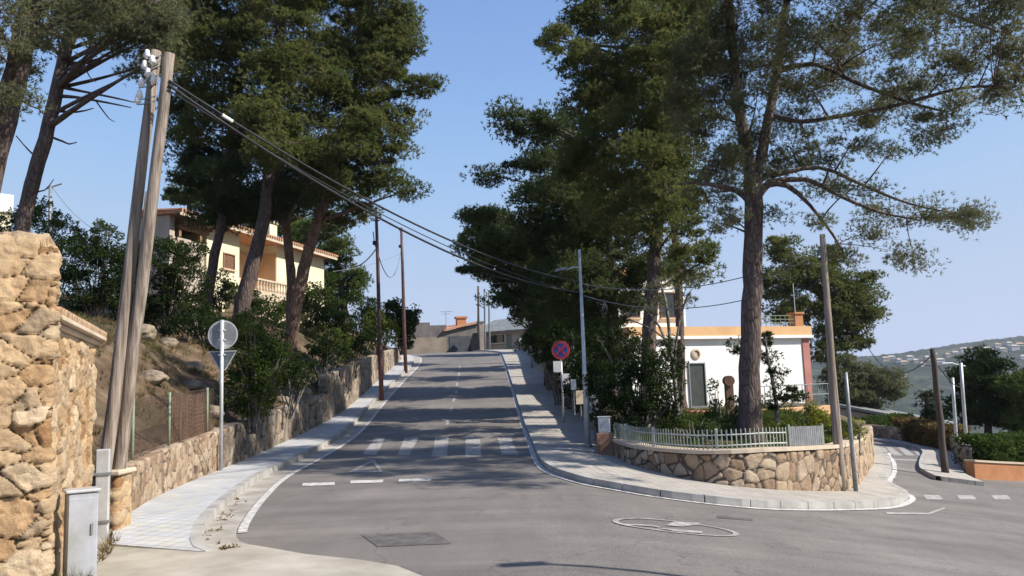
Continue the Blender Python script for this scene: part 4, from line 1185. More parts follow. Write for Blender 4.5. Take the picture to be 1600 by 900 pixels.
def hedge(name, label, fcd, u0, u1, d0, d1, zfun0, zfun1, mat, n, seed, L=.1, wd=.05, group=None):
    rng = np.random.default_rng(seed); t = thing(name, label, 'hedge', fcd.w(u0, d0, zfun0(0)), group)
    u = rng.uniform(u0, u1, n); dd_ = rng.uniform(0, 1, n); vv = rng.uniform(0, 1, n); which = rng.integers(0, 3, n)
    depth = np.where(which == 0, 1 - rng.uniform(0, .15, n), dd_); vv = np.where(which == 1, 1 - rng.uniform(0, .12, n), vv)
    d_ = d0 + (d1 - d0) * depth
    P_ = np.array([fcd.w(a_, b_, 0) for a_, b_ in zip(u, d_)]); z0 = np.array([zfun0(a_) for a_ in u]); z1 = np.array([zfun1(a_) for a_ in u])
    bulge = (fbm(np.stack([u * 1.1, vv * 2, u * 0], -1), seed) - .45) * .35
    P_[:, :2] += np.outer(bulge * depth, np.array(fcd.n)); P_[:, 2] = z0 + (z1 - z0) * vv + bulge * .4 * vv
    V, F = leaves(np.column_stack([P_, np.full(n, .16)]), 12, 4, L, wd, rng, .9, .9, .35, quad=True)
    NTRI[0] += len(F) * 2
    fastmesh('foliage', V, F, M[mat], t)
    mb = MB()
    for k in range(int((u1 - u0) / .8)):
        uu = u0 + .4 + k * .8; dm = (d0 + d1) / 2; mb.tube([fcd.w(uu, dm, zfun0(uu) - .2), fcd.w(uu + .1, dm, (zfun0(uu) + zfun1(uu)) / 2), fcd.w(uu + .25, dm, zfun1(uu) - .2)], [.04, .03, .012], 5)
    mb.tube([fcd.w(u0 + .3, (d0 + d1) / 2, zfun0(u0) - .05), fcd.w((u0 + u1) / 2, (d0 + d1) / 2, zfun0((u0 + u1) / 2) - .05), fcd.w(u1 - .3, (d0 + d1) / 2, zfun0(u1) - .05)], .05, 5)
    mb.build('branches', M['bark_grey'], t)
    return t
def g9(u): p_ = f9.w(u, 0, 0); return float(G(p_[0], p_[1]))
hedge('hedge', 'clipped green hedge growing over the low orange brick wall', f9, 1.0, L9, -1.5, -.15, lambda u: g9(u) + .45, lambda u: g9(u) * .3 - 1.1 * .7 + .88, 'hedge', 3000, 41)
f10 = Facade(P(1338, 670, 52)[:2], P(1425, 670, 58)[:2])
hedge('hedge', 'green bushy hedge beyond the side road bend', f10, 0, (f10.B - f10.A).length, -1.2, 0, lambda u: -2.6, lambda u: P(1350, 657, 54).z, 'leaf', 900, 42, .18, .1)
f11 = Facade(P(1400, 685, 50)[:2], P(1478, 685, 40)[:2])
hedge('hedge', 'rusty brown bushy hedge above the low shaded wall', f11, 0, (f11.B - f11.A).length, -1.0, 0, lambda u: -2.6, lambda u: P(1440, 664, 44).z, 'leaf_rust', 800, 43, .16, .09)
# ------------------------------------------------------------------ far hills, valley, distant houses
hx = np.linspace(150, 2100, 330); hy = np.linspace(520, 1900, 190)
X, Y = np.meshgrid(hx, hy, indexing='ij')
ridge = np.interp(X / 1400, [.1, .35, .42, .5, .56, .62, .75, 1.2], [12, 24, 30, 38, 48, 54, 70, 84])
t = sstep(560, 1400, Y) * (1 - .5 * sstep(1450, 1900, Y))
Z = -66 + (ridge + 66) * t
pp = np.stack([X, Y, X * 0], -1).reshape(-1, 3)
Z = Z + ((fbm(pp / 170, 3, 4) - .47).reshape(X.shape) * 34) * sstep(560, 800, Y) * (1 - .8 * sstep(1150, 1400, Y))
f1, f2, ce = voro(pp / 13, 5); Z = Z + (4.5 * (1 - f1) * (.4 + ce)).reshape(X.shape) + (fbm(pp / 5, 9, 2).reshape(X.shape) - .4) * 2
n1, n2 = X.shape; i, j = np.meshgrid(np.arange(n1 - 1), np.arange(n2 - 1), indexing='ij')
F = np.stack([i * n2 + j, (i + 1) * n2 + j, (i + 1) * n2 + j + 1, i * n2 + j + 1], -1).reshape(-1, 4)
b = NB('wooded_hillside'); v = b.pos()
c = b.ramp(b.noise(v, .02, 8, .7), [(.38, (.010, .019, .010)), (.52, (.024, .036, .016)), (.64, (.10, .09, .065))])
c = b.mix(.6, c, b.ramp(b.noise(v, .12, 4, .7), [(.38, (.12,) * 3), (.62, (.85,) * 3)]), 'OVERLAY')
b.col(c); M['hill'] = b.done(.95)
struct(fastmesh('far_hills', np.stack([X, Y, Z], -1).reshape(-1, 3), F, M['hill'], smooth=True))
def hillz(x, y):
    i_ = int(np.clip(round((x - 150) / (hx[1] - hx[0])), 0, n1 - 1)); j_ = int(np.clip(round((y - 520) / (hy[1] - hy[0])), 0, n2 - 1)); return float(Z[i_, j_])
pr = random.Random(12)
M['far_white'] = nm('dull_white_render', (.38, .37, .35), (.48, .47, .45), 1, .9, 0)
kind_of = {}
spots = [(1383, 563), (1392, 560), (1404, 565), (1412, 569), (1421, 561), (1430, 566), (1441, 572), (1448, 562), (1459, 556), (1468, 564), (1480, 558), (1492, 553), (1506, 549), (1513, 556), (1524, 547), (1533, 553), (1541, 546), (1550, 551), (1558, 541), (1566, 548), (1576, 538), (1585, 545), (1593, 541), (1598, 560), (1437, 632), (1409, 590)]
wordpos = ['leftmost', 'second', 'third', 'fourth', 'fifth', 'sixth']
ORD = 'leftmost second third fourth fifth sixth seventh eighth ninth tenth eleventh twelfth thirteenth fourteenth fifteenth sixteenth seventeenth eighteenth nineteenth twentieth twenty-first twenty-second twenty-third twenty-fourth twenty-fifth rightmost'.split()
spots.sort()
LBL = [ORD[k] + ' house from the left on the far wooded hill, tiny and ' + ('white' if k % 3 else 'beige') for k in range(26)]
for k, (px_, py_) in enumerate(spots):
    r = ray(px_, py_); hit = None
    for tt in np.arange(520, 1890, 6.0):
        p = CP + r * tt
        if 160 < p.x < 2090 and p.z < hillz(p.x, p.y) + 1: hit = p; break
    if hit is None:
        y_ = 1380.; p = CP + r * y_; hit = Vector((p.x, y_, hillz(p.x, y_)))
    wd_ = pr.uniform(6, 13); hh_ = pr.uniform(3, 5)
    if hit.y < 900: hit = Vector((hit.x / hit.y * 1150, 1150., hillz(hit.x / hit.y * 1150, 1150.)))
    t_ = thing('distant_house', LBL[k], 'house', (hit.x, hit.y, hit.z - 2), 'pale houses scattered over the far hill')
    mb = MB(); mb.box((hit.x, hit.y, hit.z - 2 + hh_ / 2), (wd_, 7, hh_ + 2)); mb.build('wall', M['far_white'] if k % 3 else M['grey_plaster'], t_)
    mb = MB(); mb.hull([(hit.x + sx * (wd_ / 2 + .6), hit.y + sy * 4.2, hit.z - 1 + hh_) for sx in (-1, 1) for sy in (-1, 1)] + [(hit.x + sx * wd_ * .3, hit.y, hit.z + 1.2 + hh_) for sx in (-1, 1)]); mb.build('roof', M['grey_plaster' if k % 4 else 'tile_old'], t_)

# ------------------------------------------------------------------ poles, signs, lamps, boxes
def pole(name, label, cat, b_, t_, r0, r1, mat, group=None, n=10, seed=0, wob=.04, seg=8):
    pr = random.Random(seed); b_ = Vector(b_); t_ = Vector(t_)
    t = thing(name, label, cat, b_, group)
    pts = [b_.lerp(t_, i / seg) + Vector((pr.uniform(-1, 1), pr.uniform(-1, 1), 0)) * (r0 * .12) for i in range(seg + 1)]; pts[0] -= (t_ - b_).normalized() * .2
    MB().tube(pts, [r0 + (r1 - r0) * i / seg for i in range(seg + 1)], n, wob=wob, rng=pr).build('shaft', M[mat], t, smooth=True)
    return t
B1 = P(152, 836, 10.95); B1.z = 0
pw1 = pole('utility_pole', 'left one of the two leaning weathered poles, carrying the white insulators', 'utility pole', B1, P(243, 80, 11.25), .088, .070, 'wood_pole', n=14, seed=2)
B2 = P(172, 838, 11.2); B2.z = 0
pw2 = pole('utility_pole', 'right one of the two leaning weathered poles, holding the long cables', 'utility pole', B2, P(266, 84, 11.0), .088, .072, 'wood_pole', n=14, seed=5)
for k, (px_, py_) in enumerate(((230, 84), (238, 93), (226, 101), (231, 113), (221, 128), (240, 123), (218, 147), (215, 155))):
    q = P(px_, py_, 11.1); ax_ = P(252 - (py_ - 80) * .125, py_ + 2, 11.2)
    mb = MB(); mb.lathe(q - Vector((0, 0, .05)), [(.012, -.03), (.03, 0), (.052, .01), (.036, .035), (.045, .05), (.03, .07), (.034, .095), (.012, .115)], 10); ins = mb.build('insulator', M['porcelain'], pw1, smooth=True)
    mb = MB(); mb.tube([ax_, ax_.lerp(q, .6) - Vector((0, 0, .06)), q - Vector((0, 0, .08)), q], .011, 5); mb.build('bracket', M['galv_dark'], ins)
q = P(207, 340, 11.6)
pole('pipe', 'slim grey conduit pipe standing behind the pair of leaning poles', 'pipe', Vector((P(186, 835, 11.75).x, 11.75, 0.3)), P(232, 300, 11.75), .05, .045, 'wood_pole', seed=8)
# grey cable guard at the foot of the poles
mb = MB(); a_ = P(158, 845, 10.75); g_ = thing('cable_guard', 'upright grey metal cable guard at the foot of the leaning poles', 'guard', (a_.x, a_.y, 0))
mb.box((a_.x, a_.y, .56), (.17, .10, 1.2), rz=.3, bev=.015); mb.build('cover', M['galv'], g_)
[MB().box((a_.x, a_.y - .01, z_), (.20, .115, .03), rz=.3).build('clamp', M['galv_dark'], g_) for z_ in (.25, .85)]
# cabinet
c_ = P(121, 860, 8.15); cb = thing('electric_cabinet', 'light grey electric cabinet before the rubble wall', 'cabinet', (c_.x, c_.y, 0))
mb = MB(); mb.box((c_.x, c_.y + .05, .47), (.27, .22, .86), rz=.62, bev=.015); mb.build('body', M['greybox'], cb)
u_ = Vector((math.cos(.62), math.sin(.62), 0)); n_ = Vector((u_.y, -u_.x, 0))
mb = MB(); mb.box(Vector((c_.x, c_.y + .05, .48)) + n_ * .113 - u_ * .01, (.23, .012, .74), rz=.62, bev=.004); dr = mb.build('door', M['greybox'], cb)
mb = MB(); mb.box(Vector((c_.x, c_.y + .05, .55)) + n_ * .123 + u_ * .08, (.02, .02, .10), rz=.62); mb.build('handle', M['galv_dark'], dr)
mb = MB(); mb.box((c_.x, c_.y + .05, .915), (.31, .26, .03), rz=.62, bev=.008); mb.build('lid', M['galv'], cb)
mb = MB(); mb.box((c_.x, c_.y + .05, .02), (.34, .28, .10), rz=.62, bev=.02); mb.build('plinth', M['kerb'], cb)

# sign post seen from behind
s0 = gp(345, 745); s0.z += .13; st_ = P(346, 500, s0.y)
sg = thing('traffic_sign', 'galvanised post with a round and a triangular sign seen from behind', 'traffic sign', s0)
sm_ = MB(); sm_.tube([s0 - Vector((0, 0, .1)), (s0.x + .0, s0.y, st_.z)], .042, 14); sm_.build('post', M['galv'], sg, smooth=True)
RX = Matrix.Rotation(math.radians(-90), 3, 'X')
k_ = s0.y / 1280
cz_ = P(346, 523, s0.y).z; mb = MB(); Rz = Matrix.Rotation(math.radians(6), 3, 'Z') @ RX
mb.lathe((s0.x, s0.y + .055, cz_), [(22.5 * k_, 0), (22.5 * k_, .03), (21.3 * k_, .03), (21.3 * k_, .008)], 36, Rz); dsc = mb.build('round_sign', M['sign_back'], sg)
mb = MB(); mb.lathe((s0.x, s0.y + .05, cz_), [(22.6 * k_, .0), (22.9 * k_, .016), (22.6 * k_, .036), (20.9 * k_, .036), (20.9 * k_, 0)], 36, Rz); mb.build('rim', M['galv'], dsc)
zt_, zb2 = P(346, 549, s0.y).z, P(346, 578, s0.y).z; hw = 22 * k_
mb = MB(); tri = [(-hw, zt_), (hw, zt_), (hw * .85, zt_ - .06), (.06, zb2), (-.06, zb2), (-hw * .85, zt_ - .06)]
vs = [(s0.x + x, s0.y + .055, z) for x, z in tri] + [(s0.x + x, s0.y + .08, z) for x, z in tri]; nq = len(tri)
mb.add(vs, [tuple(range(nq)), tuple(range(2 * nq - 1, nq - 1, -1))] + [(i + nq, (i + 1) % nq + nq, (i + 1) % nq, i) for i in range(nq)]); ts = mb.build('triangular_sign', M['sign_back'], sg)
mb = MB(); edge = [(s0.x + x, s0.y + .06, z) for x, z in tri]; mb.tube(edge + [edge[0]], .014, 6); mb.build('rim', M['galv'], ts)
for z_ in (cz_ + .1, cz_ - .12, zt_ - .08):
    mb = MB(); mb.box((s0.x, s0.y + .02, z_), (.14, .10, .035), bev=.006); mb.build('clamp', M['galv'], sg)

# dark red steel poles
p_ = gp(596, 626); q_ = P(588, 340, p_.y); p_.z += .13
rp1 = pole('utility_pole', 'nearer dark red steel pole on the left pavement', 'utility pole', p_, q_, .12, .075, 'rust_pole', wob=0, seg=4)
q2 = P(627, 356, 56); b2 = P(633, 540, 56)
rp2 = pole('utility_pole', 'farther dark red steel pole rising from the shrubs up the road', 'utility pole', Vector((b2.x, b2.y, float(G(-7.4, 56)) + .1)), q2, .13, .09, 'rust_pole', wob=0, seg=4)
for par, tpnt in ((rp1, q_), (rp2, q2)):
    mb = MB(); mb.box(tpnt + Vector((0, 0, -.15)), (.34, .06, .06)); mb.box(tpnt + Vector((-.12, 0, -1.3)), (.16, .12, .2), bev=.01); mb.build('bracket', M['black'], par)

# street lamp on the right pavement
l0 = gp(919, 706); l0.z += .13; lt = P(905, 390, l0.y)
lp = thing('street_lamp', 'slim galvanised street lamp post at the left end of the picket fence', 'street lamp', l0)
MB().tube([l0 - Vector((0, 0, .1)), l0.lerp(lt, .38), l0.lerp(lt, .385), lt], [.075, .068, .055, .035], 12).build('post', M['galv'], lp, smooth=True)
MB().lathe(l0, [(.11, 0), (.11, .06), (.085, .09)], 12).build('base', M['galv_dark'], lp)
la = P(907, 418, l0.y); mb = MB(); mb.tube([la, la + Vector((-.2, .02, .02)), la + Vector((-.38, .03, -.05))], .018, 6); mb.build('arm', M['galv'], lp)
mb = MB(); mb.hull([la + Vector((x, y, z)) for x, y, z in ((-.34, -.07, -.03), (-.34, .1, -.03), (-.72, -.06, -.09), (-.72, .09, -.09), (-.38, -.04, .03), (-.38, .07, .03), (-.66, -.03, -.01), (-.66, .06, -.01))]); mb.build('lamp_head', M['galv_dark'], lp)
# street lamp just outside the frame on the right whose shadow falls across the foreground
hs = gp(852, 881); bs = Vector((hs.x + .96 * 6.9, hs.y - .28 * 6.9, 0)); bs.z = float(G(bs.x, bs.y))
ol = thing('street_lamp', 'street lamp outside the frame casting the thin shadow in the foreground', 'street lamp', bs)
MB().tube([bs - Vector((0, 0, .1)), Vector((bs.x, bs.y, 6.0))], [.07, .04], 10).build('post', M['galv'], ol, smooth=True)
MB().box((bs.x - .2, bs.y - .0, 6.02), (.5, .2, .08), rz=.1, bev=.04).build('lamp_head', M['galv_dark'], ol)
# distant double lamp
d0_ = Vector((1.15, 55, float(G(1.15, 55)) + .13)); dt = P(819, 388, 55)
dl_ = thing('street_lamp', 'distant double headed street lamp half hidden in the dark pines', 'street lamp', d0_)
MB().tube([d0_ - Vector((0, 0, .1)), Vector((d0_.x + (dt.x - d0_.x), 55, dt.z))], [.09, .05], 10).build('post', M['galv'], dl_, smooth=True)
MB().tube([dt + Vector((-.75, 0, .08)), dt, dt + Vector((.75, 0, .08))], .03, 6).build('arm', M['galv'], dl_)
for s_ in (-1, 1):
    c = dt + Vector((s_ * .85, 0, .10)); MB().box(c, (.55, .25, .12), bev=.04).build('lamp_head', M['white_metal'], dl_)

# no stopping sign
n0 = gp(881, 666); n0.z += .13; nc = P(876, 547, n0.y)
ns = thing('no_stopping_sign', 'red and blue no stopping sign on a thin post beside the uphill wall', 'traffic sign', n0)
MB().tube([n0 - Vector((0, 0, .1)), Vector((nc.x, n0.y, nc.z + .1))], .035, 10).build('post', M['galv'], ns, smooth=True)
RF = Matrix.Rotation(math.radians(90), 3, 'X'); rd = 14.5 * n0.y / 1280; y_ = n0.y - .05
disc = MB().lathe((nc.x, y_, nc.z), [(rd, 0), (rd, .02)], 32, RF).build('disc', M['red'], ns)
MB().lathe((nc.x, y_ - .021, nc.z), [(rd * .74, 0), (rd * .74, .004)], 32, RF).build('field', M['blue'], disc)
mb = MB()
for a_ in (45, -45): mb.box((nc.x, y_ - .0285 - (.0015 if a_ > 0 else 0), nc.z), (rd * 1.5, .004, rd * .2), M3=Matrix.Rotation(math.radians(a_), 3, 'Y'))
mb.build('bars', M['red'], disc)
for (px_, py_, w_, h_) in ((871, 573, 13, 17), (884, 592, 11, 16)):
    c = P(px_, py_, n0.y - .06); MB().box(c, (w_ * n0.y / 1280, .015, h_ * n0.y / 1280), bev=.003).build('plate', M['white_metal'], ns)

# meter boxes and small boards by the fence
def board(name, label, cat, px_, py_, w_, h_, Y_, mat, gzv, rz=0):
    c = P(px_, py_, Y_); k = Y_ / 1280
    t = thing(name, label, cat, (c.x, c.y, gzv))
    MB().tube([(c.x, c.y + .04, gzv - .1), (c.x, c.y + .04, c.z)], .025, 8).build('post', M['galv_dark'], t)
    MB().box(c, (w_ * k, .03, h_ * k), rz=rz, bev=.004).build('panel', M[mat], t)
    return t
board('notice_board', 'narrow white vertical board in the shade left of the street lamp', 'board', 896, 601, 8, 16, 27, 'white_metal', .9)
board('notice_board', 'pale grey square board just left of the street lamp post', 'board', 907, 621, 15, 21, 25.5, 'cream_stone', .8, .2)
c = P(927, 634, 23.2); t_ = thing('letter_box', 'grey letter box with a pitched lid right of the street lamp', 'letter box', (c.x, c.y, .4))
MB().box(c, (.24, .18, .42), bev=.01).build('body', M['greybox'], t_); MB().hull([c + Vector((x, y, z)) for x in (-.15, .15) for y, z in ((-.12, .22), (.12, .22), (0, .30))]).build('lid', M['galv_dark'], t_)
MB().tube([(c.x, c.y + .05, .2), (c.x, c.y + .05, c.z)], .03, 8).build('post', M['galv_dark'], t_)
c = P(944, 664, 20.9); t_ = thing('meter_box', 'white meter box on a dark brick pier at the left end of the fence', 'meter box', (c.x, c.y, 0))
zb_ = c.z - 12 * 20.9 / 1280
MB().box((c.x, c.y + .05, (zb_ - .1) / 2 + .0), (.42, .34, zb_ + .1), bev=.01).build('pier', nm('dark_brick', (.16, .09, .06), (.28, .17, .12), 6, .9, .5), t_)
bx_ = MB().box((c.x, c.y, c.z), (.29, .2, .38), bev=.01).build('body', M['white_metal'], t_)
MB().box((c.x, c.y - .105, c.z - .01), (.22, .012, .28), bev=.003).build('door', M['greybox'], bx_)
MB().box((c.x, c.y, c.z + .205), (.35, .26, .03), bev=.008).build('lid', M['galv'], t_)

# corner poles in front of the garden wall
b_ = gp(1315, 776); b_.z += .13
cpole = pole('utility_pole', 'tall weathered wooden pole at the round corner of the garden wall', 'utility pole', b_, P(1285, 366, b_.y), .11, .062, 'wood_pole', seed=7)
b_ = gp(1338, 777); b_.z += .13
pole('steel_post', 'thin dark steel post right of the weathered corner pole', 'post', b_, P(1321, 582, b_.y), .05, .04, 'galv_dark', wob=0, seg=3)
b_ = gp(1478, 745); b_.z += .1
rpole = pole('utility_pole', 'dark wooden pole before the clipped hedge of the side road', 'utility pole', b_, P(1457, 545, b_.y), .11, .08, 'wood_dark', seed=9)
tq = P(1457, 548, b_.y); mb = MB(); mb.tube([tq + Vector((-.3, 0, -.45)), tq + Vector((.3, 0, -.45))], .025, 5); mb.build('cross_bar', M['galv_dark'], rpole)
for (x0, y0, x1, y1, Y_, lb) in ((1488, 590, 1492, 672, 36, 'left shorter one of two slim pale posts behind the clipped hedge'), (1501, 567, 1508, 676, 34, 'right taller one of two slim pale posts behind the clipped hedge')):
    a_ = P(x1, y1, Y_); c_ = P(x0, y0, Y_); pole('concrete_post', lb, 'post', (a_.x, a_.y, a_.z - 1), c_, .075, .06, 'galv', wob=0, seg=3)
mb = MB(); a_ = P(1508, 572, 34); mb.tube([a_, a_ + Vector((-.5, 0, .12))], .03, 6); mb.box(a_ + Vector((-.75, 0, .13)), (.5, .2, .09), bev=.03); tagset(mb.build('lamp_bracket', M['galv']), 'small lamp arm on the taller pale post', 'lamp')
for k, (px_, pt_, lb) in enumerate(((747, 447, 'thickest dark pole before the grey roof at the crest'), (757, 452, 'middle pale pole before the grey roof at the crest'), (764, 455, 'rightmost of three poles before the grey roof at the crest'))):
    a_ = P(px_ + 1, 546, 80 - k); c_ = P(px_, pt_, 80 - k)
    pole('utility_pole', lb, 'utility pole', (a_.x, a_.y, 5.3), c_, .13 if k == 0 else .10, .09, ('wood_dark', 'galv_dark', 'galv_dark')[k], wob=0, seg=3)
a_ = P(79, 345, 50); c_ = P(79, 290, 50); tq = pole('utility_pole', 'small far pole above the bushes by the pale yellow house', 'utility pole', (a_.x, a_.y, a_.z - 2), c_, .12, .1, 'galv_dark', wob=0, seg=2)
MB().tube([c_ + Vector((-.3, 0, -.2)), c_ + Vector((.7, 0, .1))], .05, 5).build('cross_bar', M['galv_dark'], tq)
# grey arched lamp arm over the rubble wall
a_ = P(72, 410, 12); c_ = P(108, 404, 12); mb = MB(); mb.tube([a_, a_.lerp(c_, .5) + Vector((0, 0, .05)), c_], .015, 6); mb.tube([(a_.x, a_.y, 1.5), a_], .02, 6); tagset(mb.build('bent_pipe', M['galv']), 'thin bent grey pipe over the top of the rubble wall', 'pipe')

# ------------------------------------------------------------------ cables
def cable(name, label, a_, b_, sag, r, mat='black', n=26):
    a_ = Vector(a_); b_ = Vector(b_); pts = []
    for i in range(n + 1):
        t = i / n; p = a_.lerp(b_, t); p.z -= 4 * sag * t * (1 - t); pts.append(p)
    o = MB().tube(pts, r, 5).build(name, M[mat]); tagset(o, label, 'cable'); return o
ta = P(264, 126, 10.95); la2 = P(906, 440, l0.y)
cable('power_cable', 'upper of the long dark cables from the leaning poles to the street lamp', ta, la2, .48, .020)
cable('power_cable', 'middle long dark cable from the leaning poles to the street lamp', P(263, 133, 10.95), P(906, 457, l0.y), .56, .022)
cable('power_cable', 'thin lowest long cable from the leaning poles to the street lamp', P(262, 140, 10.95), P(906, 458, l0.y), .40, .010)
o = MB().tube([ta.lerp(la2, .07) - Vector((0, 0, .125)), ta.lerp(la2, .085) - Vector((0, 0, .15))], .026, 8).build('cable_clamp', M['porcelain']); tagset(o, 'small white strain clamp on the cable close to the leaning poles', 'clamp')
trk = P(1172, 430, 20.2)
cable('power_cable', 'grey cable from the street lamp to the big pine trunk, higher', P(906, 443, l0.y), P(1165, 432, 20), .25, .012, 'cable_grey')
cable('power_cable', 'grey cable from the street lamp to the big pine trunk, lower', P(906, 460, l0.y), P(1165, 468, 20), .30, .012, 'cable_grey')
cable('power_cable', 'thin cable from the big pine trunk to the weathered corner pole', P(1180, 440, 20), P(1287, 385, 18.3), .1, .008, 'cable_grey')
cable('power_cable', 'slack loop of cable between the two dark red poles', P(591, 398, 41), P(626, 396, 56), 1.4, .025, 'cable_grey')
cable('power_cable', 'drooping cable from the nearer dark red pole down to the left trees', P(588, 388, 41), P(548, 418, 44), .25, .03, 'cable_grey')
cable('power_cable', 'short curved cable loop on the nearer dark red pole', P(583, 362, 41), P(588, 386, 41), .25, .028, 'cable_grey')
cable('power_cable', 'thin straight cable from the farther dark red pole to the left', P(626, 396, 56), P(520, 424, 50), .2, .015, 'cable_grey')
cable('power_cable', 'thin cable falling from the far small pole behind the bushes', P(82, 293, 50), P(150, 360, 50), .3, .02, 'cable_grey')
cable('power_cable', 'cable from the dark side road pole toward the taller pale post', P(1459, 560, 25.5), P(1501, 605, 34), .2, .02)
cable('power_cable', 'cable from the dark side road pole up towards the pine behind the white house', P(1455, 556, 25.5), P(1352, 535, 44), 1.0, .02)
cable('power_cable', 'cable hanging down at the pine behind the white house', P(1350, 530, 44), P(1372, 565, 44), .1, .02)
# ------------------------------------------------------------------ trees on the left bank
def snap(tr, zf, sink=.0):
    """stand a trunk line on its ground"""
    x, y, z, r = tr[0]; g = float(np.asarray(zf(np.array([x]), np.array([y])))[0]); 
    return [(x, y, g - sink, r)] + [q for q in tr[1:] if q[2] > g + .25]

tr = snap(tp([(-40, 420, 50), (-30, 330, 48), (0, 215, 46), (26, 110, 42), (45, 20, 38), (60, -80, 30), (70, -200, 22)], 17), hill_z)
pine('pine_tree', 'nearest pine at the left edge with only its thick leaning trunk in view', 'tree', tr,
     [pb(x, y, Y, a, b_) for x, y, Y, a, b_ in ((-50, 60, 16, 70, 50), (-60, 150, 15, 60, 40), (10, -20, 17, 80, 40), (120, -10, 17, 80, 40), (60, 40, 18, 55, 30), (-10, 165, 18, 30, 35), (30, 60, 15.5, 60, 34), (100, 30, 16, 50, 26), (170, -10, 16, 70, 34), (20, 140, 15.5, 40, 30), (-20, 10, 15, 60, 40), (90, -120, 17, 100, 60), (215, -70, 17, 90, 50), (230, 5, 17, 60, 26), (45, 120, 18.5, 26, 30))],
     'needle_grey', dens=3.4, cr=.42, ntuft=34, per=8, L=.14, wd=.016, seed=11, bark='bark', group=None)
tr = snap(tp([(20, 460, 30), (33, 369, 28), (50, 290, 26), (75, 200, 25), (98, 100, 22), (110, 40, 20), (125, -60, 16), (135, -150, 12)], 24), hill_z)
def ln(l, Y): return tp(l, Y)
pine('pine_tree', 'slender leaning pine with bare dead side branches left of the leaning poles', 'tree', tr,
     [pb(x, y, Y, a, b_) for x, y, Y, a, b_ in ((160, 20, 24, 60, 26), (220, 45, 24, 45, 30), (245, 95, 24, 30, 30), (140, -40, 24, 90, 45), (205, 15, 25, 60, 25), (60, -30, 24, 70, 35), (190, 50, 24, 40, 18), (120, 30, 24, 30, 20), (240, 60, 23, 40, 34), (170, 0, 23, 60, 34), (100, 10, 24, 40, 26), (255, 20, 23, 40, 30), (150, 50, 24, 36, 14), (130, 20, 22, 46, 26), (180, 40, 22, 46, 26), (230, 30, 22, 46, 30), (250, 90, 22, 26, 26), (205, 65, 22.5, 30, 18), (160, 70, 23, 26, 10), (90, 20, 22, 40, 20), (220, 110, 23, 18, 10))],
     'needle_grey', dens=3.2, cr=.5, ntuft=34, per=8, L=.17, wd=.02, seed=12, bark='bark',
     dead=[ln(l, 24) for l in (((98, 97, 8), (128, 98, 5), (172, 86, 2)), ((95, 102, 7), (140, 98, 5), (168, 92, 3), (190, 80, 2)), ((92, 135, 8), (130, 143, 5), (175, 152, 4), (210, 160, 2)), ((90, 150, 8), (120, 152, 6), (165, 160, 4), (205, 168, 2)), ((88, 173, 6), (120, 175, 4), (146, 169, 2)),
       ((80, 214, 5), (98, 221, 4), (108, 225, 3), (120, 222, 2)), ((62, 250, 5), (45, 235, 3), (25, 212, 2)), ((92, 85, 9), (80, 72, 7), (70, 50, 5), (66, 25, 4)), ((78, 190, 4), (60, 170, 3), (40, 165, 2)), ((50, 300, 4), (70, 297, 2.5), (84, 240 + 40, 1.5)), ((130, 98, 3), (140, 120, 2), (150, 128, 1)), ((150, 158, 3), (170, 185, 2), (180, 190, 1)))])
tr = snap(tp([(318, 520, 20), (330, 430, 18), (345, 350, 16), (352, 280, 13), (362, 200, 13)], 34), hill_z)
pine('pine_tree', 'left thin trunk of the tall pines in front of the cream house', 'tree', tr,
     [pb(x, y, Y, a, b_) for x, y, Y, a, b_ in ((330, 305, 34, 38, 32), (290, 235, 35, 32, 38), (372, 318, 34, 38, 28), (285, 170, 34, 28, 35), (330, 250, 36, 40, 40), (400, 300, 35, 32, 34), (350, 345, 35, 25, 20), (395, 240, 36, 40, 40), (420, 335, 36, 22, 22), (300, 290, 34, 34, 30), (340, 330, 35, 30, 24), (380, 345, 35, 24, 18), (315, 340, 36, 22, 14), (350, 270, 32, 40, 30))],
     'needle_dark', dens=3.6, cr=.6, ntuft=40, per=8, L=.2, wd=.028, seed=13, bark='bark')
tr = snap(tp([(368, 515, 31), (385, 450, 27), (400, 395, 25), (412, 340, 23), (420, 260, 20), (430, 150, 16), (440, 20, 18), (448, -90, 12)], 32), hill_z)
pine('pine_tree', 'thick dark trunked pine of the group before the cream house', 'tree', tr,
     [pb(x, y, Y, a, b_) for x, y, Y, a, b_ in ((430, 55, 31, 75, 55), (335, 60, 31, 65, 45), (300, 115, 31, 42, 42), (285, 60, 31, 45, 45), (345, 165, 32, 42, 32), (440, 190, 31, 60, 45), (475, 120, 31, 60, 45), (360, 0, 31, 85, 45), (450, -35, 31, 90, 50), (270, 10, 30, 50, 30), (400, 130, 34, 45, 45), (390, 215, 33, 40, 30), (480, 235, 32, 40, 28), (330, -60, 31, 80, 45), (420, 110, 30, 40, 30), (310, 200, 32, 30, 26), (410, 240, 29.5, 34, 22), (450, 230, 29.5, 36, 26), (430, 300, 34, 30, 20), (400, 170, 29, 36, 26))],
     'needle', dens=3.8, cr=.6, ntuft=42, per=8, L=.2, wd=.028, seed=14, bark='bark')
tr = snap(tp([(452, 515, 17), (455, 450, 17), (452, 400, 16), (446, 350, 15), (438, 310, 15), (428, 240, 12), (420, 180, 9)], 35), hill_z)
pine('pine_tree', 'curved slim pine trunk just left of the leaning reddish pine', 'tree', tr,
     [pb(x, y, Y, a, b_) for x, y, Y, a, b_ in ((440, 275, 36, 40, 32), (470, 310, 36, 30, 22), (410, 200, 36, 45, 40), (495, 265, 36, 35, 30), (455, 320, 34, 32, 18), (480, 300, 32, 24, 20), (540, 300, 36, 30, 22), (520, 330, 37, 26, 18))],
     'needle_dark', dens=3.4, cr=.6, ntuft=38, per=8, L=.2, wd=.028, seed=15, bark='bark_red')
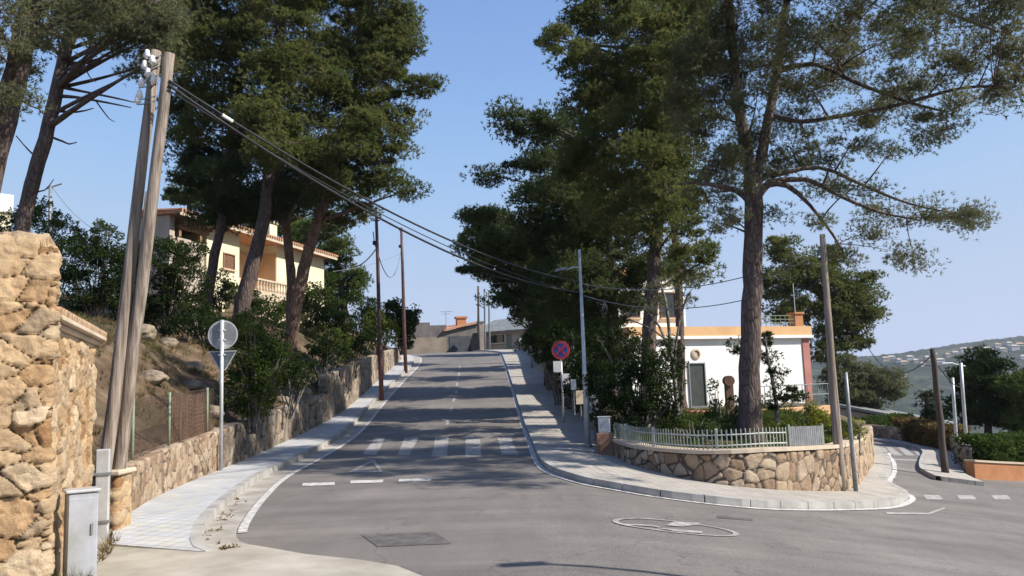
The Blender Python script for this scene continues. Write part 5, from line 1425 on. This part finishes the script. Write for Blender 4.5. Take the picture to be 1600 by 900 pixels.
tr = snap(tp([(452, 545, 25), (462, 480, 23), (475, 420, 21), (492, 360, 20), (512, 300, 18), (538, 220, 14), (556, 120, 11), (566, 10, 12), (572, -100, 9)], 34), hill_z)
pine('pine_tree', 'reddish leaning pine trunk at the right of the left group', 'tree', tr,
     [pb(x, y, Y, a, b_) for x, y, Y, a, b_ in ((555, 55, 33, 65, 55), (600, 15, 33, 50, 45), (585, 120, 33, 55, 45), (652, 136, 33, 34, 17), (675, 133, 33, 14, 9), (535, 175, 33, 60, 45), (597, 195, 33, 42, 34), (520, 245, 33, 48, 34), (585, 245, 33, 42, 24), (634, 298, 33, 26, 13), (605, 283, 33, 28, 16), (565, 288, 34, 34, 20), (622, 235, 33, 22, 15), (500, 292, 34, 32, 24),
      (618, 80, 33, 35, 35), (632, 20, 33, 22, 40), (600, -60, 33, 60, 50), (520, -20, 33, 70, 50), (640, 180, 33, 18, 12), (510, 110, 33, 50, 45), (548, 335, 35, 26, 18), (520, 350, 36, 20, 16), (640, 70, 33, 20, 18), (575, 320, 34, 22, 12), (530, 230, 31, 40, 26), (560, 200, 31, 40, 26), (520, 280, 31.5, 26, 18))],
     'needle', dens=3.8, cr=.55, ntuft=42, per=8, L=.2, wd=.027, seed=16, bark='bark_red')
# trees behind
def backtree(label, base, top, blobs, Y, mat, seed, group='trees standing beyond the houses', bark='bark', dens=2.6, **kw):
    tr = tp([(*base, 14), ((base[0] + top[0]) / 2, (base[1] + top[1]) / 2, 11), (*top, 6)], Y)
    return pine('pine_tree', label, 'tree', tr, [pb(x, y, yy, a, b_) for x, y, yy, a, b_ in [(q[0], q[1], Y, q[2], q[3]) for q in blobs]], mat, dens=dens, cr=.7, ntuft=34, per=7, L=.28, wd=.045, seed=seed, bark=bark, group=group, sides=6, **kw)
backtree('fresh green pine behind the right end of the cream house', (540, 500), (520, 350), ((500, 355, 35, 26), (535, 395, 30, 25), (540, 435, 34, 16), (505, 445, 35, 22), (520, 470, 40, 18), (490, 395, 25, 25), (556, 450, 14, 12)), 62, 'needle_light', 21)
backtree('light green tree crown behind the roof of the cream house', (395, 420), (400, 330), ((390, 330, 30, 28), (440, 345, 32, 28), (470, 370, 25, 22), (350, 320, 25, 20)), 66, 'needle_light', 22)
backtree('small light green crown behind the left end of the cream house roof', (295, 380), (296, 300), ((295, 302, 25, 20), (320, 315, 20, 15), (275, 310, 12, 10)), 64, 'needle_light', 23)
backtree('dark round topped tree beside the farther dark red pole', (574, 520), (575, 478), ((576, 475, 12, 11), (574, 492, 14, 12)), 70, 'leaf_dark', 24)

# ------------------------------------------------------------------ trees on the right
tr = snap(tp([(1172, 676, 40), (1172, 600, 38), (1174, 500, 36), (1177, 400, 34), (1178, 320, 33), (1176, 290, 33)], 20), garden_z)
fk = [ln(l, 20) for l in (((1176, 300, 27), (1168, 240, 22), (1155, 170, 19), (1148, 100, 16), (1140, 20, 16), (1135, -100, 10)), ((1180, 300, 25), (1190, 240, 20), (1202, 180, 18), (1215, 110, 16), (1224, 40, 16), (1232, -20, 12), (1240, -100, 9)),
      ((1180, 310, 20), (1200, 288, 15), (1230, 290, 10), (1265, 320, 7), (1300, 365, 5), (1318, 395, 3)), ((1172, 315, 14), (1150, 297, 11), (1120, 290, 8), (1085, 285, 6), (1060, 288, 3)), ((1200, 285, 12), (1260, 280, 9), (1310, 305, 7), (1370, 330, 5), (1440, 345, 3)),
      ((1205, 275, 10), (1280, 262, 7), (1350, 290, 6), (1420, 318, 4), (1500, 335, 2.5)), ((1215, 110, 13), (1270, 100, 9), (1340, 130, 8, 19), (1420, 160, 6, 17.8), (1480, 175, 4, 17)), ((1205, 180, 10), (1250, 190, 8), (1320, 180, 8, 19.2), (1400, 165, 7, 18), (1500, 138, 6, 16.5), (1580, 135, 4, 15.5)), ((1228, 0, 12), (1290, -20, 10, 19), (1380, -10, 8, 17.5), (1480, 20, 6, 16.2), (1560, 50, 4, 15.2)))]
Rb = ((1255, 55, 50, 40), (1345, 35, 60, 40), (1440, 50, 60, 35), (1520, 85, 50, 30), (1575, 135, 38, 22), (1600, 160, 30, 16), (1500, 165, 40, 20), (1480, 205, 30, 20), (1400, 130, 45, 26), (1425, 185, 35, 18), (1300, 130, 55, 30), (1350, 190, 45, 22), (1250, 190, 40, 30), (1390, 235, 30, 14), (1240, 240, 50, 26), (1300, 250, 35, 16), (1150, 240, 50, 30), (1110, 300, 42, 26),
      (1175, 100, 50, 45), (1090, 180, 50, 50), (1100, 80, 50, 50), (1330, 300, 50, 12), (1385, 325, 38, 14), (1440, 335, 42, 18), (1500, 345, 38, 14), (1530, 335, 20, 10), (1350, 365, 45, 12), (1400, 395, 38, 12), (1438, 418, 26, 9), (1290, 290, 40, 16), (1150, -20, 70, 40), (1250, -30, 80, 40), (1360, -40, 80, 40), (1470, -20, 80, 35), (1560, 20, 60, 32), (1620, 80, 40, 30), (1200, -100, 90, 45), (1320, -110, 90, 45), (1440, -100, 80, 40), (1100, -60, 70, 50), (1320, 400, 28, 10), (1280, 345, 26, 10), (1080, 120, 50, 50), (1140, 340, 30, 16), (1210, 330, 26, 14), (1120, 240, 40, 30), (1200, 60, 40, 30), (1480, 110, 50, 30), (1560, 60, 50, 34), (1400, 60, 50, 34), (1590, 120, 34, 20), (1540, 150, 34, 20), (1450, 10, 60, 30), (1380, 170, 40, 22), (1280, 60, 50, 34), (1180, 160, 40, 30), (1220, 140, 34, 26), (1440, 140, 40, 20), (1170, 210, 34, 22), (1210, 270, 34, 16), (1140, 130, 34, 34), (1260, 130, 40, 26), (1320, 90, 44, 26), (1330, 225, 36, 16), (1450, 220, 22, 12), (1170, 280, 30, 16), (1120, 350, 30, 16), (1490, 345, 40, 15), (1560, -70, 80, 50), (1020, -180, 90, 60), (960, -130, 70, 40), (1460, -90, 80, 40), (1640, -30, 60, 40), (1640, -110, 80, 50), (1150, -170, 110, 60), (1290, -190, 110, 60), (1220, -260, 110, 60), (1380, -170, 80, 50), (1080, -150, 80, 50), (1560, 5, 50, 30), (1170, 30, 50, 40))
pr = random.Random(3)
pine('pine_tree', 'largest pine with a thick straight trunk behind the picket fence', 'tree', tr, [pb(x, y, 20 + pr.uniform(-1.6, 1.4) - (1.2 if y < 60 else 0) - (max(0, x - 1290) / 300 * 4.6 if y < 250 else 0), a, b_) for x, y, a, b_ in Rb],
     'needle_grey', dens=6.5, cr=.42, ntuft=32, per=10, L=.125, wd=.0105, seed=31, forks=fk, bark='bark', twig=.009, flat=.6, limbr=.9)
tr = snap(tp([(1005, 570, 27), (1015, 500, 25), (1022, 420, 23), (1030, 330, 20), (1038, 220, 16), (1046, 100, 17), (1052, -20, 12)], 27), garden_z)
pine('pine_tree', 'tall dark pine between the street lamp and the largest pine', 'tree', tr, [pb(q[0], q[1], q[2] if len(q) > 4 else 27 + pr.uniform(-1.5, 1.5), q[-2], q[-1]) for q in
     ((935, 35, 45, 42), (905, 15, 30, 28), (850, 62, 25, 14), (875, 60, 28, 22), (905, 95, 35, 40), (960, 120, 50, 50), (1000, 50, 55, 50), (1035, 130, 50, 50), (925, 160, 38, 36), (930, 225, 42, 36), (990, 200, 55, 45), (1045, 230, 48, 42), (960, 280, 55, 40), (1020, 300, 50, 36), (900, 270, 36, 30), (980, -30, 80, 50), (1060, -10, 60, 45), (1070, 60, 45, 45), (900, -40, 50, 30), (1060, 320, 35, 26), (940, 340, 40, 28), (1000, 370, 40, 24), (1060, 180, 40, 35), (1090, 20, 40, 45), (1075, 380, 34, 20), (1010, 240, 24.5, 46, 34), (1040, 170, 24.5, 40, 34), (1030, 300, 25, 40, 28), (1060, 100, 24.5, 44, 40), (1010, 340, 25, 30, 22), (1060, 350, 25, 30, 22), (1110, 400, 25, 26, 18), (1075, 430, 26, 30, 16))],
     'needle', dens=3.9, cr=.55, ntuft=40, per=8, L=.18, wd=.024, seed=32, bark='bark')
tr = snap(tp([(1062, 570, 16), (1060, 440, 15), (1050, 300, 13), (1046, 120, 10), (1040, -60, 7)], 38), garden_z)  # pine put in behind the house to shade the left retaining wall
pine('pine_tree', 'hidden tall pine added for shade behind the upper storey of the white house', 'tree', tr, [pb(x, y, 38, a, b_) for x, y, a, b_ in
     ((1000, 60, 50, 40), (1060, 0, 50, 40), (1090, 90, 45, 40), (1010, 150, 50, 40), (1080, 180, 45, 40), (1020, 240, 45, 36), (960, -30, 60, 40), (1050, -90, 60, 40), (1070, 270, 36, 30))],
     'needle_dark', dens=2.4, cr=.7, ntuft=36, per=7, L=.22, wd=.034, seed=131, bark='bark', sides=6)
tr = snap(tp([(925, 560, 12), (925, 440, 11), (915, 300, 9), (905, 160, 6)], 48), garden_z)  # extra pine set farther back so its shadow reaches the left walls
pine('pine_tree', 'pine added for shade farther back between the street lamp and the white house', 'tree', tr, [pb(x, y, 48, a, b_) for x, y, a, b_ in
     ((900, 200, 36, 30), (950, 180, 40, 34), (930, 260, 40, 34), (880, 300, 34, 26), (960, 340, 36, 30), (910, 380, 36, 30), (950, 120, 36, 30))],
     'needle_dark', dens=2.4, cr=.8, ntuft=36, per=7, L=.26, wd=.042, seed=132, bark='bark', sides=6)
for (bx_, Y_, lb_) in ((872, 55, 'pine added for shade behind the wall at the middle of the uphill pavement'), (845, 69, 'pine added for shade beside the top of the uphill pavement before the grey roofed house')):  # two pines added as shadow casters for the right pavement
    tr = snap(tp([(bx_, 575 - (Y_ - 55), 10), (bx_ - 2, 500, 9), (bx_ - 6, 440, 6)], Y_), lambda x, y: G(x, y) + .9)
    pine('pine_tree', lb_, 'tree', tr, [pb(x, y, Y_, a, b_) for x, y, a, b_ in ((bx_, 430, 30, 24), (bx_ + 20, 470, 28, 24), (bx_ - 10, 470, 24, 20), (bx_ + 26, 420, 28, 24), (bx_ + 8, 510, 26, 18), (bx_ + 20, 380, 22, 20))],
         'needle_dark', dens=2.2, cr=.85, ntuft=34, per=7, L=.28, wd=.046, seed=140 + Y_, bark='bark', sides=6)
tr = snap(tp([(952, 545, 20), (957, 470, 20), (958, 430, 18), (950, 370, 15), (930, 290, 12), (905, 220, 9)], 33), garden_z)
pine('pine_tree', 'middle dark pine right behind the street lamp', 'tree', tr, [pb(x, y, 33 + pr.uniform(-1.5, 1.5), a, b_) for x, y, a, b_ in
     ((800, 190, 30, 18), (835, 205, 32, 22), (785, 175, 14, 8), (860, 185, 25, 20), (875, 240, 36, 30), (825, 255, 40, 20), (775, 275, 28, 11), (850, 310, 45, 34), (890, 350, 48, 34), (830, 350, 40, 30), (925, 330, 45, 36), (935, 400, 42, 24), (870, 400, 42, 28), (980, 410, 40, 20), (910, 440, 30, 14), (1040, 415, 36, 16), (960, 360, 36, 24), (900, 300, 40, 30), (950, 300, 40, 30), (990, 440, 34, 16), (930, 455, 34, 20), (880, 430, 36, 26), (1000, 470, 28, 12), (900, 490, 28, 22), (920, 420, 36, 26), (880, 480, 30, 26), (940, 500, 30, 22), (980, 470, 26, 16), (1010, 430, 26, 14), (915, 520, 26, 24), (860, 440, 26, 24))],
     'needle_dark', dens=3.8, cr=.62, ntuft=40, per=8, L=.2, wd=.029, seed=33, bark='bark')
tr = snap(tp([(858, 560, 16), (856, 480, 15), (850, 400, 12), (835, 330, 8)], 43), lambda x, y: G(x, y) + .9)
pine('pine_tree', 'dark pine above the uphill wall beside the distant double lamp', 'tree', tr, [pb(x, y, 43 + pr.uniform(-1.5, 1.5), a, b_) for x, y, a, b_ in
     ((760, 345, 28, 20), (740, 330, 14, 10), (790, 380, 38, 28), (750, 385, 28, 16), (735, 420, 20, 8), (770, 425, 30, 16), (800, 450, 32, 24), (840, 430, 38, 34), (850, 490, 34, 34), (815, 490, 20, 16), (780, 465, 16, 9), (880, 470, 34, 40), (830, 380, 35, 28), (850, 530, 30, 22), (890, 520, 30, 30))],
     'needle_dark', dens=3.6, cr=.7, ntuft=42, per=8, L=.24, wd=.037, seed=34, bark='bark')
tr = tp([(738, 540, 10), (745, 440, 9), (745, 340, 5)], 60); tr = [(2.6, 60, 4.3, .2), (2.2, 60, 9, .17), (-.5, 60, 13, .1)]
pine('pine_tree', 'farther fresh green pine peeping out at the left of the right hand group', 'tree', tr, [pb(x, y, 60, a, b_) for x, y, a, b_ in
     ((740, 345, 16, 20), (762, 340, 26, 18), (745, 375, 24, 18), (780, 360, 30, 26), (760, 405, 30, 14), (800, 410, 30, 24))],
     'needle_light', dens=2.8, cr=.75, ntuft=38, per=8, L=.28, wd=.045, seed=35, bark='bark', sides=6)
backtree('dark pine with a full crown behind the right corner of the white house', (1300, 640), (1290, 400), ((1225, 390, 28, 26), (1215, 440, 34, 30), (1260, 430, 34, 28), (1300, 450, 36, 34), (1345, 455, 32, 26), (1330, 500, 36, 26), (1290, 500, 40, 30), (1235, 485, 34, 24), (1355, 490, 18, 18), (1330, 535, 30, 14), (1290, 545, 34, 20), (1300, 400, 24, 18), (1360, 440, 12, 12)), 56, 'needle', 36, group=None)
backtree('dull green wide tree right of the white house above the side road', (1350, 670), (1360, 570), ((1310, 575, 30, 22), (1345, 590, 34, 22), (1380, 595, 28, 24), (1395, 610, 16, 18), (1330, 620, 36, 20), (1370, 625, 28, 14), (1320, 600, 30, 24)), 66, 'needle_grey', 37, group=None)
backtree('small dark conifer between the side road pole and the far hill', (1452, 680), (1448, 612), ((1448, 620, 6, 8), (1450, 636, 11, 10), (1452, 652, 15, 12), (1452, 668, 18, 12)), 58, 'leaf_dark', 38, group=None)
backtree('big dark bushy pine behind the clipped hedge', (1545, 700), (1540, 560), ((1528, 565, 22, 16), (1545, 590, 36, 26), (1520, 600, 24, 26), (1560, 620, 36, 26), (1530, 640, 40, 26), (1575, 650, 36, 22), (1515, 630, 18, 20)), 44, 'leaf_dark', 39, group=None)
backtree('greener tree at the far right edge behind the clipped hedge', (1610, 700), (1600, 600), ((1590, 610, 26, 22), (1615, 620, 30, 30), (1600, 650, 34, 22), (1640, 600, 34, 34)), 42, 'needle_light', 40, group=None)

# ------------------------------------------------------------------ shrubs
def sh(label, blobs, Y, mat, seed, zf, name='shrub', cat='shrub', **kw):
    bl = [pb(q[0], q[1], (q[4] if len(q) > 4 else Y), q[2], q[3]) for q in blobs]
    x = sum(q[0] for q in bl) / len(bl); y = sum(q[1] for q in bl) / len(bl)
    z = float(np.asarray(zf(np.array([x]), np.array([y])))[0])
    k = Y / 1280
    kw.setdefault('L', max(.07, 3.4 * k)); kw.setdefault('wd', max(.04, 1.9 * k)); kw.setdefault('cr', max(.2, 9 * k)); kw.setdefault('dens', 9 if Y < 30 else 5)
    return shrub(name, label, cat, (x, y, z - .05), bl, mat, seed=seed, **kw)
LG = 'shrubs on the left bank'
sh('dark tall bush mass left of the leaning poles above the rubble wall', ((150, 430, 50, 55), (120, 400, 40, 40), (170, 375, 30, 30), (110, 460, 50, 40), (185, 440, 30, 60)), 27, 'leaf_dark', 51, hill_z, group=LG)
sh('dark dense bush right of the leaning poles before the cream house', ((255, 410, 48, 42), (235, 450, 50, 40), (290, 440, 40, 40), (275, 480, 50, 28), (230, 490, 40, 22), (300, 395, 28, 20)), 29, 'leaf_dark', 52, hill_z, group=LG)
sh('light green bush below the small far pole', ((95, 365, 32, 30), (70, 345, 30, 25), (115, 375, 20, 22)), 33, 'leaf', 53, hill_z, group=LG)
sh('green bush under the pale yellow house at the left edge', ((20, 355, 32, 22), (45, 335, 26, 22), (-10, 380, 40, 26), (60, 320, 18, 16)), 35, 'leaf', 54, hill_z, group=LG)
sh('small bluish bush top against the sky left of the leaning poles', ((155, 348, 12, 10), (170, 356, 12, 8)), 30, 'leaf', 55, hill_z, group=LG)
sh('dark green bush hanging over the stone wall behind the sign post', ((385, 560, 34, 40), (415, 590, 34, 42), (400, 630, 34, 30), (370, 610, 22, 36), (430, 560, 22, 30), (385, 520, 26, 24)), 21.5, 'leaf', 56, hill_z, group=LG, dens=11)
sh('low dark bush between the pines behind the sign post', ((440, 570, 30, 36), (470, 585, 26, 26)), 26, 'leaf_dark', 57, hill_z, group=LG)
sh('mid green bush under the reddish leaning pine', ((500, 530, 30, 26), (525, 545, 30, 26), (490, 560, 26, 22)), 33.5, 'leaf', 58, hill_z, group=LG)
sh('dark bush on top of the taller retaining wall', ((550, 520, 26, 24), (570, 530, 22, 22), (540, 545, 20, 14)), 39, 'leaf_dark', 59, hill_z, group=LG)
sh('olive bush beside the right end of the cream house', ((490, 495, 30, 20), (515, 500, 26, 18), (535, 500, 22, 16)), 44, 'leaf', 60, hill_z, group=LG)
sh('light green bush behind the nearer dark red pole', ((590, 505, 16, 24), (575, 515, 14, 18), (607, 520, 14, 18)), 50, 'leaf_light', 61, hill_z, group=LG)
sh('dark leafy bush around the foot of the farther dark red pole', ((615, 490, 14, 22), (630, 505, 15, 22), (643, 495, 11, 16), (612, 475, 7, 10), (632, 530, 12, 14)), 63, 'leaf_dark', 62, hill_z, group=LG)
sh('small bush below the window of the cream house', ((345, 440, 20, 18), (335, 470, 22, 20)), 38, 'leaf', 63, hill_z, group=LG)
sh('bush with pale gaps at the foot of the thick dark trunked pine', ((400, 500, 28, 20), (425, 520, 26, 20), (350, 540, 20, 24), (330, 500, 20, 24)), 28, 'leaf_dark', 64, hill_z, group=LG)
RG = 'shrubs in the corner garden'
gg = garden_z
sh('large dark bush right of the letter box behind the fence', ((960, 600, 34, 40), (1000, 620, 38, 44), (975, 650, 40, 26), (1035, 640, 24, 36), (1010, 580, 26, 26)), 21.8, 'leaf_dark', 65, gg, group=RG, dens=10)
sh('olive leafy bush right behind the street lamp', ((938, 590, 20, 34), (925, 560, 20, 24), (945, 640, 20, 26), (955, 560, 22, 22)), 24, 'leaf', 66, gg, group=RG)
sh('dark climbing bush over the uphill wall behind the no stopping sign', ((890, 560, 24, 34), (905, 600, 16, 34), (880, 520, 24, 22), (910, 540, 20, 24)), 31, 'leaf_dark', 67, lambda x, y: G(x, y) + .5, group=RG)
sh('green bush higher on the uphill wall left of the no stopping sign', ((855, 545, 18, 20), (870, 575, 12, 20), (845, 525, 16, 14)), 40, 'leaf', 68, lambda x, y: G(x, y) + .5, group=RG)
sh('dark bush at the top end of the uphill wall', ((832, 530, 12, 18), (842, 545, 10, 14)), 58, 'leaf_dark', 69, lambda x, y: G(x, y) + .5, group=RG)
sh('thin leafy bush left of the dark door of the white house', ((1055, 600, 14, 34), (1048, 640, 18, 30), (1062, 560, 10, 20)), 25, 'leaf_dark', 70, gg, group=RG, dens=6)
sh('low green plants behind the fence left of the largest pine', ((1085, 662, 26, 13), (1060, 668, 18, 10), (1110, 664, 16, 10)), 19.5, 'leaf', 71, gg, group=RG)
sh('leafy plant touching the left side of the largest pine trunk', ((1125, 655, 22, 16), (1150, 640, 14, 18), (1140, 665, 20, 10)), 20.3, 'leaf', 72, gg, group=RG)
sh('yellow green bush before the orange terrace wall', ((1262, 652, 24, 16), (1280, 658, 18, 14), (1245, 662, 14, 12), (1262, 636, 8, 6)), 22.5, 'leaf_yellow', 73, gg, group=RG)
sh('green low plants behind the right end of the picket fence', ((1215, 672, 24, 9), (1190, 668, 14, 10), (1240, 674, 20, 8)), 20.5, 'leaf_light', 74, gg, group=RG)
sh('dark low shrub right of the screen panel behind the corner pole', ((1298, 668, 14, 18), (1320, 672, 16, 16)), 24, 'leaf', 75, gg, group=RG)
sh('yellowish climbing plant over the right end of the garden wall', ((1330, 690, 8, 18), (1338, 672, 9, 14)), 21, 'leaf_yellow', 76, gg, group=RG)
sh('small thin shrub below the round plaque of the white house', ((1115, 612, 10, 16), (1122, 628, 12, 14)), 26, 'leaf_dark', 77, gg, group=RG, dens=3)
sh('tall dark shrub screening the left part of the white house', ((1000, 560, 34, 34), (1030, 590, 26, 40), (975, 540, 30, 30), (1045, 550, 16, 24), (940, 520, 26, 24)), 23.5, 'leaf_dark', 90, gg, group=RG, dens=9)
sh('dark bush at the street lamp side of the corner garden', ((935, 630, 18, 30), (955, 660, 22, 18), (925, 600, 14, 30)), 22.3, 'leaf_dark', 91, gg, group=RG, dens=9)
sh('dark undergrowth around the pine trunks on the left bank', ((300, 500, 34, 26), (330, 530, 30, 26), (360, 510, 26, 20), (270, 510, 26, 18)), 27, 'leaf_dark', 92, hill_z, group=LG)
sh('wide dark bush below the cream house terrace', ((420, 480, 26, 18), (390, 470, 24, 16), (450, 500, 26, 18), (360, 460, 22, 16)), 40, 'leaf', 94, hill_z, group=LG)
sh('dark bush between the leaning poles and the dense dark bush', ((205, 440, 20, 50), (200, 490, 26, 26), (212, 400, 16, 30)), 28, 'leaf_dark', 95, hill_z, group=LG)
sh('bush under the right end of the cream house', ((480, 460, 24, 20), (500, 470, 24, 20), (460, 480, 22, 16)), 46, 'leaf', 96, hill_z, group=LG)
sh('tall evergreen bush along the uphill wall right of the no stopping sign', ((915, 560, 24, 34), (940, 540, 26, 34), (900, 600, 18, 30), (925, 620, 20, 30), (955, 560, 22, 30)), 28, 'leaf_dark', 97, gg, group=RG, dens=8)
sh('ivy mass over the uphill wall beyond the no stopping sign', ((862, 560, 14, 26), (845, 550, 12, 16), (880, 590, 12, 26), (895, 625, 9, 20)), 34, 'leaf_dark', 98, lambda x, y: G(x, y) + .5, group=RG, dens=8)
# small dark drooping tree with a pale stem
tr = snap(tp([(1213, 668, 9), (1214, 640, 8), (1208, 600, 6), (1200, 560, 5), (1196, 530, 3)], 24), gg)
pine('garden_tree', 'small drooping dark tree with a pale slender stem right of the largest pine', 'tree', tr, [pb(x, y, 24, a, b_) for x, y, a, b_ in ((1196, 530, 14, 12), (1205, 556, 18, 12), (1215, 585, 20, 12), (1225, 610, 22, 12), (1208, 625, 20, 12), (1150, 542, 12, 12), (1240, 620, 14, 6))],
     'leaf_dark', dens=4, cr=.3, ntuft=26, per=7, L=.14, wd=.02, seed=81, bark='bark_grey', upw=-.2)
tr = snap(tp([(1060, 640, 8), (1052, 580, 7), (1046, 520, 6), (1040, 470, 5), (1030, 440, 3)], 24), gg)
pine('garden_tree', 'thin forked sapling before the left part of the white house', 'tree', tr, [pb(x, y, 24, a, b_) for x, y, a, b_ in ((1030, 445, 20, 10), (1070, 470, 22, 10), (1010, 480, 18, 10), (1090, 440, 22, 12))],
     'needle_grey', dens=1.6, cr=.35, ntuft=18, per=6, L=.14, wd=.016, seed=82, bark='bark_grey', forks=[ln(l, 24) for l in (((1050, 560, 6), (1030, 510, 4), (1005, 480, 3)), ((1052, 570, 6), (1062, 500, 4), (1075, 460, 3)), ((1050, 540, 5), (1020, 515, 3), (985, 500, 2)))])

# ------------------------------------------------------------------ rocks and rough grass
prr = random.Random(6)
rk = [(218, 520, 24, .5), (262, 530, 25, .35), (300, 545, 24, .4), (235, 580, 20, .4), (300, 560, 22, .3), (470, 520, 31, .45), (440, 540, 28, .35), (345, 470, 36, .6), (360, 490, 33, .5), (520, 520, 37, .5), (330, 580, 21, .35), (480, 555, 30, .4)]
rl = ['pale boulder high on the bank right of the leaning poles', 'small rock under the dark bush on the bank', 'rock on the bank above the third green post', 'rock half sunk above the wire fence', 'flat stone left of the round sign', 'boulder at the foot of the reddish leaning pine', 'stone among bushes behind the sign post', 'large pale boulder below the house window', 'orange boulder just above the round sign', 'boulder on top of the taller retaining wall', 'stone left of the dark green hanging bush', 'rock beside the mid green bush']
for k, ((px_, py_, Y_, s_), lb) in enumerate(zip(rk, rl)):
    p = P(px_, py_, Y_); z = float(hill_z(np.array([p.x]), np.array([p.y]))[0])
    bm = bmesh.new(); bmesh.ops.create_icosphere(bm, subdivisions=4, radius=1)
    co = np.array([v.co[:] for v in bm.verts]); f1, f2, ce = voro(co * 1.3 + k * 5, k)
    co = co * (1 + .55 * (fbm(co * 1.6 + k, k, 5) - .45) + .34 * (f1 - .4))[:, None] * np.array([1.2, .9, .65]) * s_ * .75 + np.array([p.x, p.y, z + s_ * .1])
    F = np.array([[v.index for v in f.verts] for f in bm.faces]); bm.free()
    o = fastmesh('boulder', co, F, M['rock'], smooth=False); tagset(o, lb, 'rock', 'rocks on the left bank')
rng = np.random.default_rng(77)
n = 5200; yy = rng.uniform(11.5, 50, n); dd = rng.uniform(.3, 9, n); xx = xw(yy) - dd; zz = hill_z(xx, yy)
m_ = fbm(np.stack([xx * .5, yy * .5, xx * 0], -1), 9) > .47; xx, yy, zz = xx[m_], yy[m_], zz[m_]
V, F = leaves(np.column_stack([xx, yy, zz, np.full(len(xx), .12)]), 3, 7, .20, .014, rng, .1, .35, 1.6)
o = fastmesh('dry_grass', V, F, M['drygrass']); tagset(o, 'rough dry grass on the left bank', 'grass', kind='stuff')
n = 2500; xx = rng.uniform(2.6, 15, n); yy = rng.uniform(17.4, 34, n); k_ = (xx < np.interp(yy, [16, 18.5, 21.6, 26.4, 31.5], [6, 7, 8.5, 10.8, 13])) & (yy > np.interp(xx, [2.4, 2.9, 3.8, 5, 6.4, 8.9], [22, 19.4, 17.6, 17.3, 18, 22])); xx, yy = xx[k_], yy[k_]
V, F = leaves(np.column_stack([xx, yy, garden_z(xx, yy), np.full(len(xx), .14)]), 4, 6, .2, .03, rng, .2, .5, 1.2)
o = fastmesh('ground_cover', V, F, M['leaf']); tagset(o, 'low green ground cover in the corner garden', 'ground cover', kind='stuff')
# weeds at the foot of the rubble walls
cw = []
for _ in range(26):
    t = prr.random(); a_ = Vector((-4.3, 7.75)).lerp(Vector((-5.15, 10.6)), t) if prr.random() < .6 else Vector((-4.7, 7.0)).lerp(Vector((-4.1, 7.75)), t); cw.append((a_.x + prr.uniform(.02, .15), a_.y - prr.uniform(0, .15), .03, .05))
for _ in range(10): cw.append((-4.35 + prr.uniform(-.25, .25), 8.0 + prr.uniform(-.15, .1), .03, .05))
V, F = leaves(np.array(cw), 3, 7, .2, .010, rng, .2, .4, 1.8)
o = fastmesh('weeds', V, F, M['drygrass']); tagset(o, 'dry weeds at the foot of the rubble wall and cabinet', 'weeds', kind='stuff')
# fallen needles and leaf litter in the left gutter
lt_ = []
for _ in range(30):
    t = prr.random() ** 1.6; i_ = int(t * (len(kk) - 2) * .07); p = kk[i_] + (kk[i_ + 1] - kk[i_]) * prr.random(); o_ = offset_line([kk[i_], kk[i_ + 1]], prr.uniform(.2, .4))[0]
    lt_.append((o_.x, o_.y, float(G(o_.x, o_.y)) + .02, .03))
V, F = leaves(np.array(lt_), 2, 3, .06, .02, rng, .05, 1.0, .05, quad=True)
o = fastmesh('leaf_litter', V, F, M['leaf_rust']); tagset(o, 'dry leaf litter in the left gutter', 'leaves', kind='stuff')

# ------------------------------------------------------------------ haze
hz = MB(); hz.box((0, 850, 5), (4300, 2200, 0)) if False else None
hz = MB().box((400, 800, 8), (3700, 2250, 152)).build('haze', bpy.data.materials.new('haze_air'))
hm = hz.data.materials[0]; hm.use_nodes = True; t_ = hm.node_tree; t_.nodes.remove(t_.nodes['Principled BSDF'])
pv = t_.nodes.new('ShaderNodeVolumePrincipled'); pv.inputs['Color'].default_value = (.74, .84, 1.0, 1); pv.inputs['Density'].default_value = .00013; pv.inputs['Anisotropy'].default_value = .2
t_.links.new(pv.outputs[0], t_.nodes['Material Output'].inputs['Volume']); tagset(hz, 'pale summer haze over the valley', 'haze', kind='stuff')
print('foliage triangles', NTRI[0])
